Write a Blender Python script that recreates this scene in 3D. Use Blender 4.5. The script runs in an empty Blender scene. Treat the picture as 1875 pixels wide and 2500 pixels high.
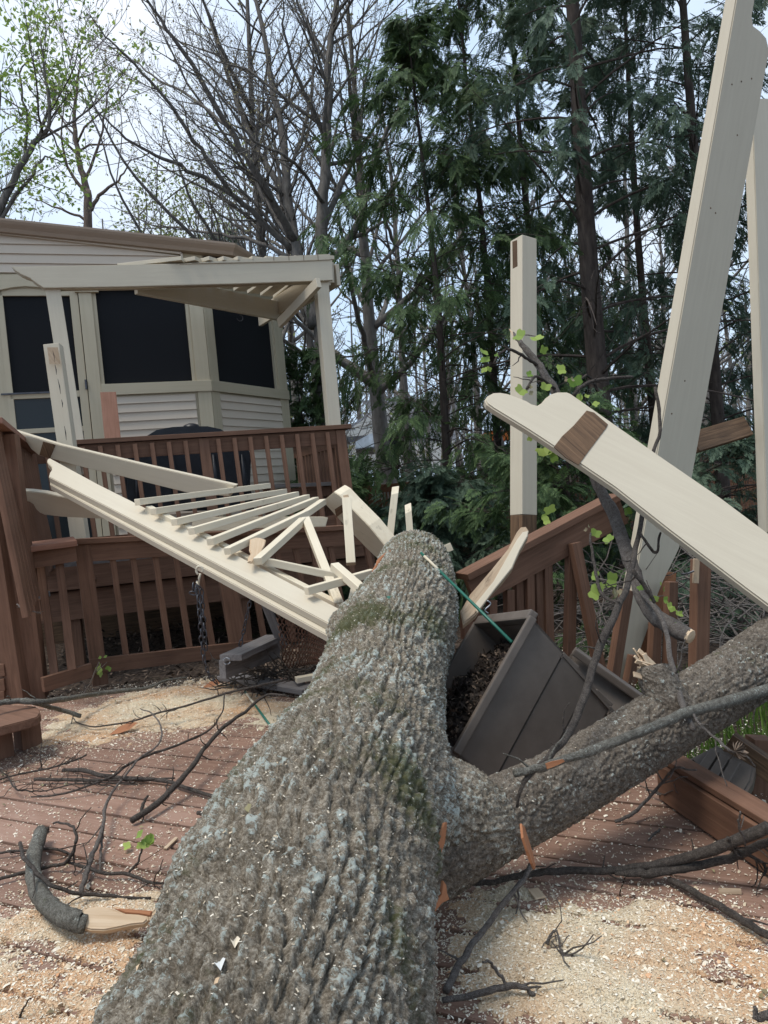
import bpy, bmesh, math, random
import numpy as np
from mathutils import Matrix, Vector
random.seed(7); RNG = np.random.default_rng(7)
SC = bpy.context.scene; COL = SC.collection
R = math.radians

# ------------------------------------------------------------------ camera, sky, sun, exposure
EYE = 1.15; PITCH = R(2.1); ROLL = math.atan(.09); F = 1880.0; CX, CY = 937.5, 1250.0
_fw = np.array([0, math.cos(PITCH), -math.sin(PITCH)]); _up = np.array([0, math.sin(PITCH), math.cos(PITCH)]); _rt = np.array([1.0, 0, 0])
_c, _s = math.cos(ROLL), math.sin(ROLL)
XI = _c*_rt - _s*_up; YU = _s*_rt + _c*_up
CAM = np.array([0, 0, EYE])
cd = bpy.data.cameras.new('camera'); cam = bpy.data.objects.new('camera', cd); COL.objects.link(cam)
cd.sensor_fit = 'VERTICAL'; cd.sensor_height = 24.0; cd.lens = 24.0*F/2500.0
cd.clip_start = .05; cd.clip_end = 600
cam.matrix_world = Matrix(((XI[0], YU[0], -_fw[0], 0), (XI[1], YU[1], -_fw[1], 0), (XI[2], YU[2], -_fw[2], EYE), (0, 0, 0, 1)))
SC.camera = cam
SUN_EL, SUN_AZ = R(58), R(-35)          # high, over the left shoulder, behind cloud
w = bpy.data.worlds.new('World'); SC.world = w; w.use_nodes = True
nt = w.node_tree; nt.nodes.clear()
wo = nt.nodes.new('ShaderNodeOutputWorld'); bg = nt.nodes.new('ShaderNodeBackground'); sky = nt.nodes.new('ShaderNodeTexSky')
sky.sky_type = 'NISHITA'; sky.sun_disc = False; sky.sun_elevation = SUN_EL; sky.sun_rotation = SUN_AZ
sky.air_density = 1.0; sky.dust_density = 3.0; sky.ozone_density = 1.0
tc = nt.nodes.new('ShaderNodeTexCoord'); cn = nt.nodes.new('ShaderNodeTexNoise'); cn.inputs['Scale'].default_value = 2.2; cn.inputs['Detail'].default_value = 5
cr = nt.nodes.new('ShaderNodeValToRGB'); cr.color_ramp.elements[0].position = .47; cr.color_ramp.elements[0].color = (4.9, 6.4, 8.3, 1)
cr.color_ramp.elements[1].position = .85; cr.color_ramp.elements[1].color = (8.7, 8.8, 9.0, 1)
mx = nt.nodes.new('ShaderNodeMix'); mx.data_type = 'RGBA'; mx.inputs['Factor'].default_value = .85
nt.links.new(tc.outputs['Generated'], cn.inputs['Vector']); nt.links.new(cn.outputs['Fac'], cr.inputs['Fac'])
nt.links.new(sky.outputs['Color'], mx.inputs['A']); nt.links.new(cr.outputs['Color'], mx.inputs['B'])
nt.links.new(mx.outputs['Result'], bg.inputs['Color']); bg.inputs['Strength'].default_value = .075
nt.links.new(bg.outputs['Background'], wo.inputs['Surface'])
sl = bpy.data.lights.new('sun', 'SUN'); sl.energy = 1.5; sl.angle = R(22); sl.color = (1, .95, .86)
so = bpy.data.objects.new('sun', sl); COL.objects.link(so)
sd = Vector((-math.sin(-SUN_AZ)*math.cos(SUN_EL)*1.0, -math.cos(SUN_AZ)*math.cos(SUN_EL)*.35, math.sin(SUN_EL)))
so.rotation_euler = sd.to_track_quat('Z', 'Y').to_euler()
SC.view_settings.view_transform = 'Standard'; SC.view_settings.look = 'None'
SC.view_settings.exposure = 0.92; SC.view_settings.gamma = 1
SC.cycles.max_bounces = 6; SC.cycles.transparent_max_bounces = 6

# ------------------------------------------------------------------ pixel -> world helpers (photograph pixels, real depth)
def ray(x, y): return _fw + XI*((x-CX)/F) - YU*((y-CY)/F)
def P(x, y, d): return CAM + ray(x, y)*d
def G(x, y, z=0.0):
    r = ray(x, y); return CAM + r*((z-EYE)/r[2])
def unit(v): v = np.asarray(v, float); return v/np.linalg.norm(v)
class Plane:
    def __init__(s, p, n): s.p = np.asarray(p, float); s.n = unit(n)
    @staticmethod
    def three(a, b, c):
        a, b, c = [P(*q) if len(q) == 3 else np.asarray(q) for q in (a, b, c)]
        return Plane(a, np.cross(b-a, c-a))
    def hit(s, x, y):
        r = ray(x, y); return CAM + r*(((s.p-CAM)@s.n)/(r@s.n))

# ------------------------------------------------------------------ numpy noise
_tab = RNG.random((256, 256))
def vnoise(x, y, px=256, py=256):
    xi = np.floor(x).astype(int); yi = np.floor(y).astype(int); fx = x-xi; fy = y-yi
    fx = fx*fx*(3-2*fx); fy = fy*fy*(3-2*fy)
    g = lambda a, b: _tab[(a % px) % 256, (b % py) % 256]
    return (g(xi, yi)*(1-fx)+g(xi+1, yi)*fx)*(1-fy)+(g(xi, yi+1)*(1-fx)+g(xi+1, yi+1)*fx)*fy
def fbm(x, y, o=4):
    a, s, t = 1.0, 0.0, 0.0
    for i in range(o):
        s = s + a*vnoise(x*2**i+17*i, y*2**i+31*i); t += a; a *= .5
    return s/t
def worley(x, y, px, jit=.9):                       # F1 and F2-F1, periodic in x
    xi = np.floor(x).astype(int); yi = np.floor(y).astype(int)
    f1 = np.full(x.shape, 9.0); f2 = np.full(x.shape, 9.0); idv = np.zeros(x.shape)
    for dx in (-1, 0, 1):
        for dy in (-1, 0, 1):
            a = (xi+dx) % px; b = (yi+dy) % 251
            jx = _tab[a % 256, b % 256]; jy = _tab[(a*7+13) % 256, (b*3+101) % 256]
            d = np.hypot(xi+dx+.5+(jx-.5)*jit-x, yi+dy+.5+(jy-.5)*jit-y)
            m = d < f1; f2 = np.where(m, f1, np.minimum(f2, d)); idv = np.where(m, jx, idv); f1 = np.where(m, d, f1)
    return f1, f2-f1, idv

# ------------------------------------------------------------------ objects
def tag(o, label=None, cat=None, group=None, kind=None):
    if label: o['label'] = label
    if cat: o['category'] = cat
    if group: o['group'] = group
    if kind: o['kind'] = kind
    return o
def thing(name, label, cat, loc, group=None):
    o = bpy.data.objects.new(name, None); COL.objects.link(o); o.location = Vector(loc); o.empty_display_size = .1
    return tag(o, label, cat, group)
def link(name, me, mat=None, parent=None, M=None):
    o = bpy.data.objects.new(name, me); COL.objects.link(o)
    if mat is not None: me.materials.append(mat)
    M = M or Matrix.Identity(4)
    if parent is not None: o.parent = parent; M = wmat(parent).inverted() @ M
    o.matrix_local = M
    return o
def wmat(o):
    M = Matrix.Identity(4)
    while o is not None: M = o.matrix_basis @ M; o = o.parent
    return M
def wloc(o): return wmat(o).to_translation()
class Acc:                                          # collects faces, becomes ONE mesh object
    def __init__(s): s.V = []; s.F = []; s.n = 0; s.A = []
    def add(s, V, Fq, a=None):
        V = np.asarray(V, float).reshape(-1, 3); Fq = np.asarray(Fq, int)
        s.V.append(V); s.F.append(Fq+s.n); s.n += len(V)
        s.A.append(np.full(len(V), 0.5 if a is None else a) if np.isscalar(a) or a is None else np.asarray(a, float))
    def tube(s, pts, rad, n=6, a=None, tip=True):
        pts = np.asarray(pts, float); m = len(pts); rad = np.broadcast_to(np.asarray(rad, float), (m,))
        t = np.gradient(pts, axis=0); t /= np.linalg.norm(t, axis=1)[:, None]+1e-9
        ref = np.array([.31, .2, .93]); 
        if abs(t.mean(0)@ref) > .9*np.linalg.norm(t.mean(0)): ref = np.array([1., .1, 0])
        u = np.cross(t, ref); u /= np.linalg.norm(u, axis=1)[:, None]+1e-9; v = np.cross(t, u)
        an = np.arange(n)*2*math.pi/n
        V = pts[:, None]+rad[:, None, None]*(np.cos(an)[None, :, None]*u[:, None]+np.sin(an)[None, :, None]*v[:, None])
        i = np.arange(m-1)[:, None]*n; j = np.arange(n)[None]; k = (j+1) % n
        Q = np.stack([i+j, i+k, i+n+k, i+n+j], -1).reshape(-1, 4)
        s.add(V.reshape(-1, 3), Q, a)
        if n > 3:
            c = s.n; e = np.array([pts[0]-t[0]*rad[0]*.15, pts[-1]+t[-1]*rad[-1]*.15]); base = c-m*n
            s.V.append(e); s.n += 2; s.A.append(np.full(2, .5 if a is None else a))
            j = np.arange(n); k = (j+1) % n
            s.F.append(np.stack([base+k, base+j, np.full(n, c), np.full(n, c)], -1))
            s.F.append(np.stack([base+(m-1)*n+j, base+(m-1)*n+k, np.full(n, c+1), np.full(n, c+1)], -1))
    def box(s, A, B, w, t, side, a=None):
        A, B = np.asarray(A, float), np.asarray(B, float); x = unit(B-A); y = np.asarray(side, float); y = unit(y-x*(y@x)); z = np.cross(x, y)
        c = [p+y*w/2*sy+z*t/2*sz for p in (A, B) for sy, sz in ((-1, -1), (1, -1), (1, 1), (-1, 1))]
        s.add(c, [[3, 2, 1, 0], [4, 5, 6, 7], [0, 1, 5, 4], [1, 2, 6, 5], [2, 3, 7, 6], [3, 0, 4, 7]], a)
    def build(s, name, mat, parent=None, smooth=False, origin=None):
        V = np.concatenate(s.V); Fq = np.concatenate(s.F); o0 = np.zeros(3) if origin is None else np.asarray(origin, float)
        if parent is not None and origin is None: o0 = np.array(wloc(parent))
        V = V-o0
        me = bpy.data.meshes.new(name); tri = Fq[:, 2] == Fq[:, 3]
        cnt = np.where(tri, 3, 4); mk = np.ones(Fq.shape, bool); mk[tri, 3] = False; loops = Fq[mk]
        me.vertices.add(len(V)); me.vertices.foreach_set('co', V.ravel())
        me.loops.add(len(loops)); me.loops.foreach_set('vertex_index', loops.astype(np.int32))
        me.polygons.add(len(Fq)); st = np.concatenate([[0], np.cumsum(cnt)[:-1]]).astype(np.int32); me.polygons.foreach_set('loop_start', st)
        at = me.attributes.new('tone', 'FLOAT', 'POINT'); at.data.foreach_set('value', np.concatenate(s.A).astype(np.float32))
        me.update(calc_edges=True); me.validate()
        me.polygons.foreach_set('use_smooth', np.full(len(me.polygons), bool(smooth)))
        return link(name, me, mat, parent, Matrix.Translation(Vector(o0)))
def frame(o, x, y, z):
    return Matrix(((x[0], y[0], z[0], o[0]), (x[1], y[1], z[1], o[1]), (x[2], y[2], z[2], o[2]), (0, 0, 0, 1)))
def stick(name, A, B, w, t, side, mat, parent=None, bev=.003, point=0):
    """A sawn member from A to B: X of the mesh runs along it, w lies along side, t across."""
    A, B = np.asarray(A, float), np.asarray(B, float); L = np.linalg.norm(B-A); x = (B-A)/L
    y = np.asarray(side, float); y = unit(y-x*(y@x)); z = np.cross(x, y)
    bm = bmesh.new(); vs = [bm.verts.new((X, Y*w/2, Z*t/2)) for X in (0, L) for Y, Z in ((-1, -1), (1, -1), (1, 1), (-1, 1))]
    for f in ((3, 2, 1, 0), (4, 5, 6, 7), (0, 1, 5, 4), (1, 2, 6, 5), (2, 3, 7, 6), (3, 0, 4, 7)): bm.faces.new([vs[i] for i in f])
    if point:
        for v in vs[4:6]: v.co.x += point
        vs[6].co.x -= point*.4; vs[4].co.x += point*.3
    if bev: bmesh.ops.bevel(bm, geom=bm.edges[:], offset=min(bev, t*.2, w*.2), segments=2, affect='EDGES', profile=.6)
    me = bpy.data.meshes.new(name); bm.to_mesh(me); bm.free()
    return link(name, me, mat, parent, frame(A, x, y, z))
def plate(name, px, plane, t, mat, parent=None, bev=.004, xdir=None, proud=0.0, smooth=True):
    """A sawn board: its broad face lies in plane with the outline seen at px; t is its real thickness behind that face."""
    pts = [plane.hit(*q) for q in px]; n = plane.n
    if n@(CAM-plane.p) < 0: n = -n
    i = max(range(len(pts)), key=lambda k: np.linalg.norm(pts[k]-pts[0])) if xdir is None else xdir
    x = unit(pts[i]-pts[0]); y = np.cross(n, x); o = pts[0]+n*proud
    L = [((p-pts[0])@x, (p-pts[0])@y) for p in pts]
    area = sum(L[k][0]*L[(k+1) % len(L)][1]-L[(k+1) % len(L)][0]*L[k][1] for k in range(len(L)))
    if area < 0: L = L[::-1]
    bm = bmesh.new(); f = bm.faces.new([bm.verts.new((a, b, 0)) for a, b in L])
    r = bmesh.ops.extrude_face_region(bm, geom=[f]); vs = [v for v in r['geom'] if isinstance(v, bmesh.types.BMVert)]
    bm.faces.ensure_lookup_table()
    for v in vs: v.co.z -= t
    bmesh.ops.recalc_face_normals(bm, faces=bm.faces[:])
    if bev: 
        ed = [e for e in bm.edges if abs(e.verts[0].co.z-e.verts[1].co.z) < 1e-6]
        bmesh.ops.bevel(bm, geom=ed, offset=min(bev, t*.3), segments=2, affect='EDGES', clamp_overlap=True)
    me = bpy.data.meshes.new(name); bm.to_mesh(me); bm.free()
    return link(name, me, mat, parent, frame(o, x, y, n))

# ------------------------------------------------------------------ materials
class NT:
    def __init__(s, name):
        s.m = bpy.data.materials.new(name); s.m.use_nodes = True; s.t = s.m.node_tree; s.b = s.t.nodes['Principled BSDF']
        s.b.inputs['Specular IOR Level'].default_value = .3
    def n(s, k, **kw):
        x = s.t.nodes.new(k)
        for a, v in kw.items(): setattr(x, a, v)
        return x
    def l(s, a, b): s.t.links.new(a, b)
    def coord(s, scale=(1, 1, 1), kind='Object', attr=None, rot=(0, 0, 0)):
        c = s.n('ShaderNodeTexCoord'); m = s.n('ShaderNodeMapping'); m.inputs['Scale'].default_value = scale; m.inputs['Rotation'].default_value = rot
        s.l(c.outputs[kind], m.inputs['Vector']); return m.outputs['Vector']
    def noise(s, vec, scale, detail=4, rough=.55, dist=0):
        x = s.n('ShaderNodeTexNoise'); x.inputs['Scale'].default_value = scale; x.inputs['Detail'].default_value = detail; x.inputs['Roughness'].default_value = rough; x.inputs['Distortion'].default_value = dist
        s.l(vec, x.inputs['Vector']); return x.outputs['Fac']
    def vor(s, vec, scale, feature='F1', out='Distance'):
        x = s.n('ShaderNodeTexVoronoi', feature=feature); x.inputs['Scale'].default_value = scale; s.l(vec, x.inputs['Vector']); return x.outputs[out]
    def ramp(s, fac, stops):
        x = s.n('ShaderNodeValToRGB'); e = x.color_ramp.elements
        while len(e) < len(stops): e.new(.5)
        for q, (p, c) in zip(e, stops): q.position = p; q.color = (*c, 1) if len(c) == 3 else c
        s.l(fac, x.inputs['Fac']); return x.outputs['Color']
    def mix(s, fac, a, b, mode='MIX'):
        x = s.n('ShaderNodeMix', data_type='RGBA', blend_type=mode)
        for k, v in (('Factor', fac), ('A', a), ('B', b)):
            if isinstance(v, (int, float)): x.inputs[k].default_value = v
            elif isinstance(v, tuple): x.inputs[k].default_value = (*v, 1)
            else: s.l(v, x.inputs[k])
        return x.outputs['Result']
    def math(s, op, a, b=0.0):
        x = s.n('ShaderNodeMath', operation=op)
        for i, v in enumerate((a, b)):
            if isinstance(v, (int, float)): x.inputs[i].default_value = v
            else: s.l(v, x.inputs[i])
        return x.outputs[0]
    def attr(s, name): return s.n('ShaderNodeAttribute', attribute_name=name).outputs['Fac']
    def rnd(s): return s.n('ShaderNodeObjectInfo').outputs['Random']
    def bump(s, h, strength=.3, dist=.01):
        x = s.n('ShaderNodeBump'); x.inputs['Strength'].default_value = strength; x.inputs['Distance'].default_value = dist
        s.l(h, x.inputs['Height']); s.l(x.outputs['Normal'], s.b.inputs['Normal'])
    def done(s, col, rough=.7):
        if isinstance(col, tuple): s.b.inputs['Base Color'].default_value = (*col, 1)
        else: s.l(col, s.b.inputs['Base Color'])
        if isinstance(rough, (int, float)): s.b.inputs['Roughness'].default_value = rough
        else: s.l(rough, s.b.inputs['Roughness'])
        return s.m
def wood(name, lo, hi, knots=None, rough=.75, gs=1.0, bump=.25, dirt=None, dirt_at=.68):
    k = NT(name); v = k.coord((1.2*gs, 22*gs, 22*gs)); n1 = k.noise(v, 2.2, 6, .6, .6); v2 = k.coord((1, 1, 1)); n2 = k.noise(v2, 5, 4)
    c = k.ramp(k.math('ADD', k.math('MULTIPLY', n1, .7), k.math('MULTIPLY', n2, .3)), [(.32, lo), (.68, hi)])
    if dirt:
        d = k.noise(k.coord((1.5, 5, 5)), 4.5, 8, .7); c = k.mix(k.ramp(d, [(dirt_at-.06, (0, 0, 0)), (dirt_at+.1, (.8, .8, .8))]), c, dirt)
    r = k.rnd(); c = k.mix(.16, c, k.ramp(r, [(0, (.25, .25, .25)), (1, (1, 1, 1))]), 'MULTIPLY')
    k.bump(n1, bump, .004); return k.done(c, rough)
M = {}
M['paint'] = wood('beige_paint', (.565, .49, .375), (.62, .545, .42), gs=.8, bump=.22, rough=.55, dirt=(.24, .20, .15), dirt_at=.74)
M['paint_worn'] = wood('worn_beige_paint', (.64, .545, .40), (.73, .65, .50), gs=.8, bump=.25, rough=.6, dirt=(.22, .18, .13), dirt_at=.66)
M['stain'] = wood('brown_stain', (.105, .052, .031), (.215, .112, .070), gs=1.0, bump=.4, dirt=(.055, .03, .022), dirt_at=.7)
M['stain_light'] = wood('red_brown_stain', (.22, .105, .068), (.32, .165, .115), gs=1.0, bump=.3)
M['rawdark'] = wood('bare_dark_wood', (.045, .026, .016), (.23, .135, .075), gs=1.6, bump=.6)  # bare wood; also the painted under-deck shade on the house base
M['rawlight'] = wood('bare_pale_wood', (.36, .25, .16), (.56, .43, .30), gs=1.4, bump=.4, dirt=(.14, .09, .055), dirt_at=.62)
M['fresh'] = wood('fresh_split_wood', (.52, .36, .22), (.74, .58, .41), gs=1.4, bump=.5, dirt=(.45, .22, .12), dirt_at=.66)
M['split'] = wood('red_split_wood', (.27, .10, .045), (.42, .19, .09), gs=1.6, bump=.7)
M['greywood'] = wood('grey_weathered_wood', (.12, .105, .10), (.25, .23, .22), gs=1.6, bump=.5, dirt=(.06, .05, .045))
M['trim'] = wood('tan_trim', (.50, .425, .30), (.565, .485, .35), gs=.5, bump=.08, rough=.6)
M['gutter'] = wood('brown_gutter', (.33, .245, .18), (.375, .28, .21), gs=.4, bump=.03, rough=.45)
def plain(name, c, rough=.6, metal=0, var=.0, scale=30, bump=0):
    k = NT(name); n = k.noise(k.coord(), scale, 5)
    col = k.ramp(n, [(.3, tuple(x*(1-var) for x in c)), (.7, tuple(min(1, x*(1+var)) for x in c))]) if var else c
    if bump: k.bump(n, bump, .01)
    k.b.inputs['Metallic'].default_value = metal; return k.done(col, rough)
M['siding'] = plain('siding_vinyl', (.60, .505, .405), .5, var=.03, scale=3)
M['screen'] = plain('insect_screen', (.0055, .006, .008), .8, var=.25, scale=220)
M['glass'] = plain('dark_glass', (.02, .024, .026), .08)
M['cover'] = plain('black_vinyl_cover', (.014, .015, .019), .42, var=.2, scale=8, bump=.6)
M['plastic'] = plain('dark_plastic', (.118, .096, .080), .45, var=.12, scale=14, bump=.03)
M['metal'] = plain('zinc_steel', (.36, .37, .39), .4, .9, var=.2)
M['darkmetal'] = plain('dark_steel', (.10, .10, .11), .5, .8, var=.2)
M['ironbrown'] = plain('rusty_brown', (.095, .045, .028), .6, var=.3)
M['shingle'] = plain('grey_shingles', (.11, .115, .13), .8, var=.25, scale=6)
M['white'] = plain('white_siding', (.60, .60, .58), .6, var=.05)
M['orange'] = plain('orange_plastic', (.72, .20, .035), .4, var=.1, scale=2)
M['red'] = plain('red_plastic', (.45, .04, .035), .4)
M['tarp'] = plain('silver_blue_tarp', (.33, .38, .44), .35, var=.4, scale=3)
M['fencewood'] = wood('orange_brown_fence', (.16, .07, .035), (.27, .125, .065), gs=.5)
M['stake'] = plain('green_coated_stake', (.02, .12, .085), .35, var=.15)
def bark(name, dark, mid, light, lichen=(.385, .415, .375), lich=.62, moss=(.062, .068, .018), mosst=.66, crack=True, sc=1.0):
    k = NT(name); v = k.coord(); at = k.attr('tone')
    n = k.noise(v, 38*sc, 8, .72); n2 = k.noise(v, 9*sc, 5, .6); n4 = k.noise(v, 150*sc, 6, .8)
    mixn = k.math('ADD', k.math('MULTIPLY', n, .4), k.math('MULTIPLY', n4, .6))
    c = k.ramp(mixn, [(.40, dark), (.5, mid), (.60, light)])
    c = k.mix(.5, c, k.ramp(n2, [(.3, (.55, .53, .5)), (.7, (1, .98, .95))]), 'MULTIPLY')
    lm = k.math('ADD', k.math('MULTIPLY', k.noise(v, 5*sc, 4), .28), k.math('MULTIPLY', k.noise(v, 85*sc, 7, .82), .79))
    lm = k.math('ADD', lm, k.math('MULTIPLY', k.math('SUBTRACT', at, .5), .27))  # lichen follows ridge height, so it also paints lit ridges over shaded furrows
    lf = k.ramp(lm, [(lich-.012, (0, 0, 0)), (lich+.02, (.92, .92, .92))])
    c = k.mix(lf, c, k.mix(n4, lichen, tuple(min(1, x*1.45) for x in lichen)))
    mm = k.math('ADD', k.math('MULTIPLY', k.noise(v, 3.1*sc, 4), .7), k.math('MULTIPLY', k.noise(v, 40*sc, 5, .7), .35))
    c = k.mix(k.ramp(mm, [(mosst-.05, (0, 0, 0)), (mosst+.05, (.8, .8, .8))]), c, moss)
    k.bump(mixn, 1.0, .011*sc); return k.done(c, .9)
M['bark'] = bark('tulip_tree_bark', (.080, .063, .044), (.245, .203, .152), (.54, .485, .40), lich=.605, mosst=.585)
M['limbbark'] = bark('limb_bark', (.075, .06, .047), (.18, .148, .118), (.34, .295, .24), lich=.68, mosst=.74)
M['twig'] = bark('dark_twig_bark', (.052, .042, .036), (.11, .09, .077), (.20, .17, .147), lich=.72, mosst=.9, sc=2)
M['twigpale'] = bark('pale_twig_bark', (.115, .094, .082), (.215, .185, .165), (.34, .305, .28), lich=.74, mosst=.9, sc=2)
M['lichtwig'] = bark('lichen_branch_bark', (.085, .078, .064), (.185, .172, .145), (.33, .32, .28), lich=.62, mosst=.72, sc=1.5)
def treebark(name, a, b):
    k = NT(name); n = k.noise(k.coord((4, 4, 1)), 5, 5); k.bump(n, .6, .03); return k.done(k.ramp(n, [(.3, a), (.7, b)]), .95)
M['tree'] = treebark('grey_tree_bark', (.085, .075, .068), (.20, .18, .16))
M['treebrown'] = treebark('brown_tree_bark', (.075, .055, .044), (.17, .125, .10))
M['treedark'] = treebark('dark_evergreen_bark', (.035, .026, .022), (.085, .066, .055))
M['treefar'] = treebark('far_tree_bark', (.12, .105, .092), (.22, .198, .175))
def leafmat(name, a, b, trans=.25, rough=.6):
    k = NT(name); t = k.attr('tone'); c = k.ramp(t, [(.05, a), (.95, b)])
    k.b.inputs['Transmission Weight'].default_value = 0
    k.done(c, rough)
    tr = k.n('ShaderNodeBsdfTranslucent'); ms = k.n('ShaderNodeMixShader'); ms.inputs[0].default_value = trans
    k.l(c, tr.inputs['Color']); k.l(k.b.outputs[0], ms.inputs[1]); k.l(tr.outputs[0], ms.inputs[2])
    k.l(ms.outputs[0], k.t.nodes['Material Output'].inputs['Surface']); return k.m
M['conifer'] = leafmat('conifer_sprays', (.024, .054, .022), (.18, .27, .10), .3)
M['conifer2'] = leafmat('grey_green_sprays', (.032, .064, .042), (.18, .25, .16), .3)
M['leaf'] = leafmat('young_leaves', (.15, .26, .045), (.40, .50, .12), .4)
M['bud'] = leafmat('tree_buds', (.22, .17, .11), (.40, .37, .20), .3)
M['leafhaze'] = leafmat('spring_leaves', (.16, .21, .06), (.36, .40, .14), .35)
M['olive'] = leafmat('undergrowth_leaves', (.055, .06, .025), (.20, .20, .085), .3)
M['grassm'] = leafmat('grass_blades', (.04, .09, .012), (.14, .23, .04), .3)
M['chips'] = leafmat('wood_chips', (.55, .44, .30), (.90, .83, .70), .1, .8)
M['chipsred'] = leafmat('wood_chips_reddish', (.60, .30, .15), (.85, .62, .40), .1, .8)
M['litter'] = leafmat('leaf_litter', (.03, .022, .017), (.23, .165, .12), .1, .85)
k = NT('sawdust_pile'); v = k.coord(); n = k.noise(v, 1.9, 3); vc = k.vor(v, 150, 'F1', 'Color'); sepn = k.noise(v, 190, 3, .8)
c = k.ramp(sepn, [(.3, (.48, .37, .24)), (.5, (.73, .61, .43)), (.7, (.87, .79, .62))]); c = k.mix(k.ramp(n, [(.42, (0, 0, 0)), (.6, (.8, .8, .8))]), c, k.ramp(sepn, [(.3, (.44, .20, .09)), (.7, (.78, .50, .28))]))
k.bump(k.math('ADD', k.vor(v, 170), sepn), 1, .006); M['sawdust'] = k.done(c, .95)
k = NT('mulch'); v = k.coord(); n = k.noise(v, 26, 8, .75); n2 = k.noise(v, 1.1, 4); g = k.ramp(k.noise(v, 70, 6, .7), [(.3, (.02, .04, .008)), (.7, (.10, .17, .03))])
c = k.ramp(n, [(.35, (.018, .013, .010)), (.5, (.075, .05, .036)), (.68, (.20, .15, .115))]); c = k.mix(k.ramp(n2, [(.62, (0, 0, 0)), (.7, (.7, .7, .7))]), c, g)
k.bump(n, 1, .05); M['ground'] = k.done(c, .95)
k = NT('potting_soil'); v = k.coord(); n = k.noise(v, 34, 9, .8); k.bump(n, 1, .02); M['soil'] = k.done(k.ramp(n, [(.34, (.012, .008, .007)), (.54, (.045, .031, .026)), (.68, (.18, .13, .105))]), .9)
k = NT('deck_boards'); v = k.coord((1.3, 26, 26)); n = k.noise(v, 2.4, 7, .65, .5); n2 = k.noise(k.coord(), 3.2, 6, .65); t = k.attr('tone')
c = k.ramp(k.math('ADD', k.math('MULTIPLY', n, .65), k.math('MULTIPLY', n2, .35)), [(.3, (.19, .105, .072)), (.5, (.285, .17, .122)), (.72, (.37, .245, .19))])
c = k.mix(.5, c, k.ramp(t, [(0, (.5, .48, .47)), (1, (1, 1, 1))]), 'MULTIPLY'); k.bump(n, .45, .004); M['deck'] = k.done(c, k.ramp(n2, [(.3, (.45,)*3), (.7, (.75,)*3)]))
VIEW = -_fw

# ================================================================== SETTING
# ground under and beyond the deck: one sheet to the horizon, gently uneven near by
def ground():
    g = np.concatenate([-np.geomspace(300, 12, 22), np.linspace(-11, 11, 74), np.geomspace(12, 300, 22)])
    X, Y = np.meshgrid(g, g+4, indexing='ij'); n = len(g)
    Z = -.24 + .10*(fbm(X*.6+50, Y*.6+50, 4)-.5) + np.clip((Y-9)/40, 0, 1)*-.8
    i = np.arange(n-1)[:, None]*n+np.arange(n-1)[None]; Q = np.stack([i, i+n, i+n+1, i+1], -1).reshape(-1, 4)
    a = Acc(); a.add(np.stack([X, Y, Z], -1).reshape(-1, 3), Q); tag(a.build('ground', M['ground'], smooth=True), 'brown mulch and patchy grass around the deck', 'ground', kind='structure')
ground()
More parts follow.
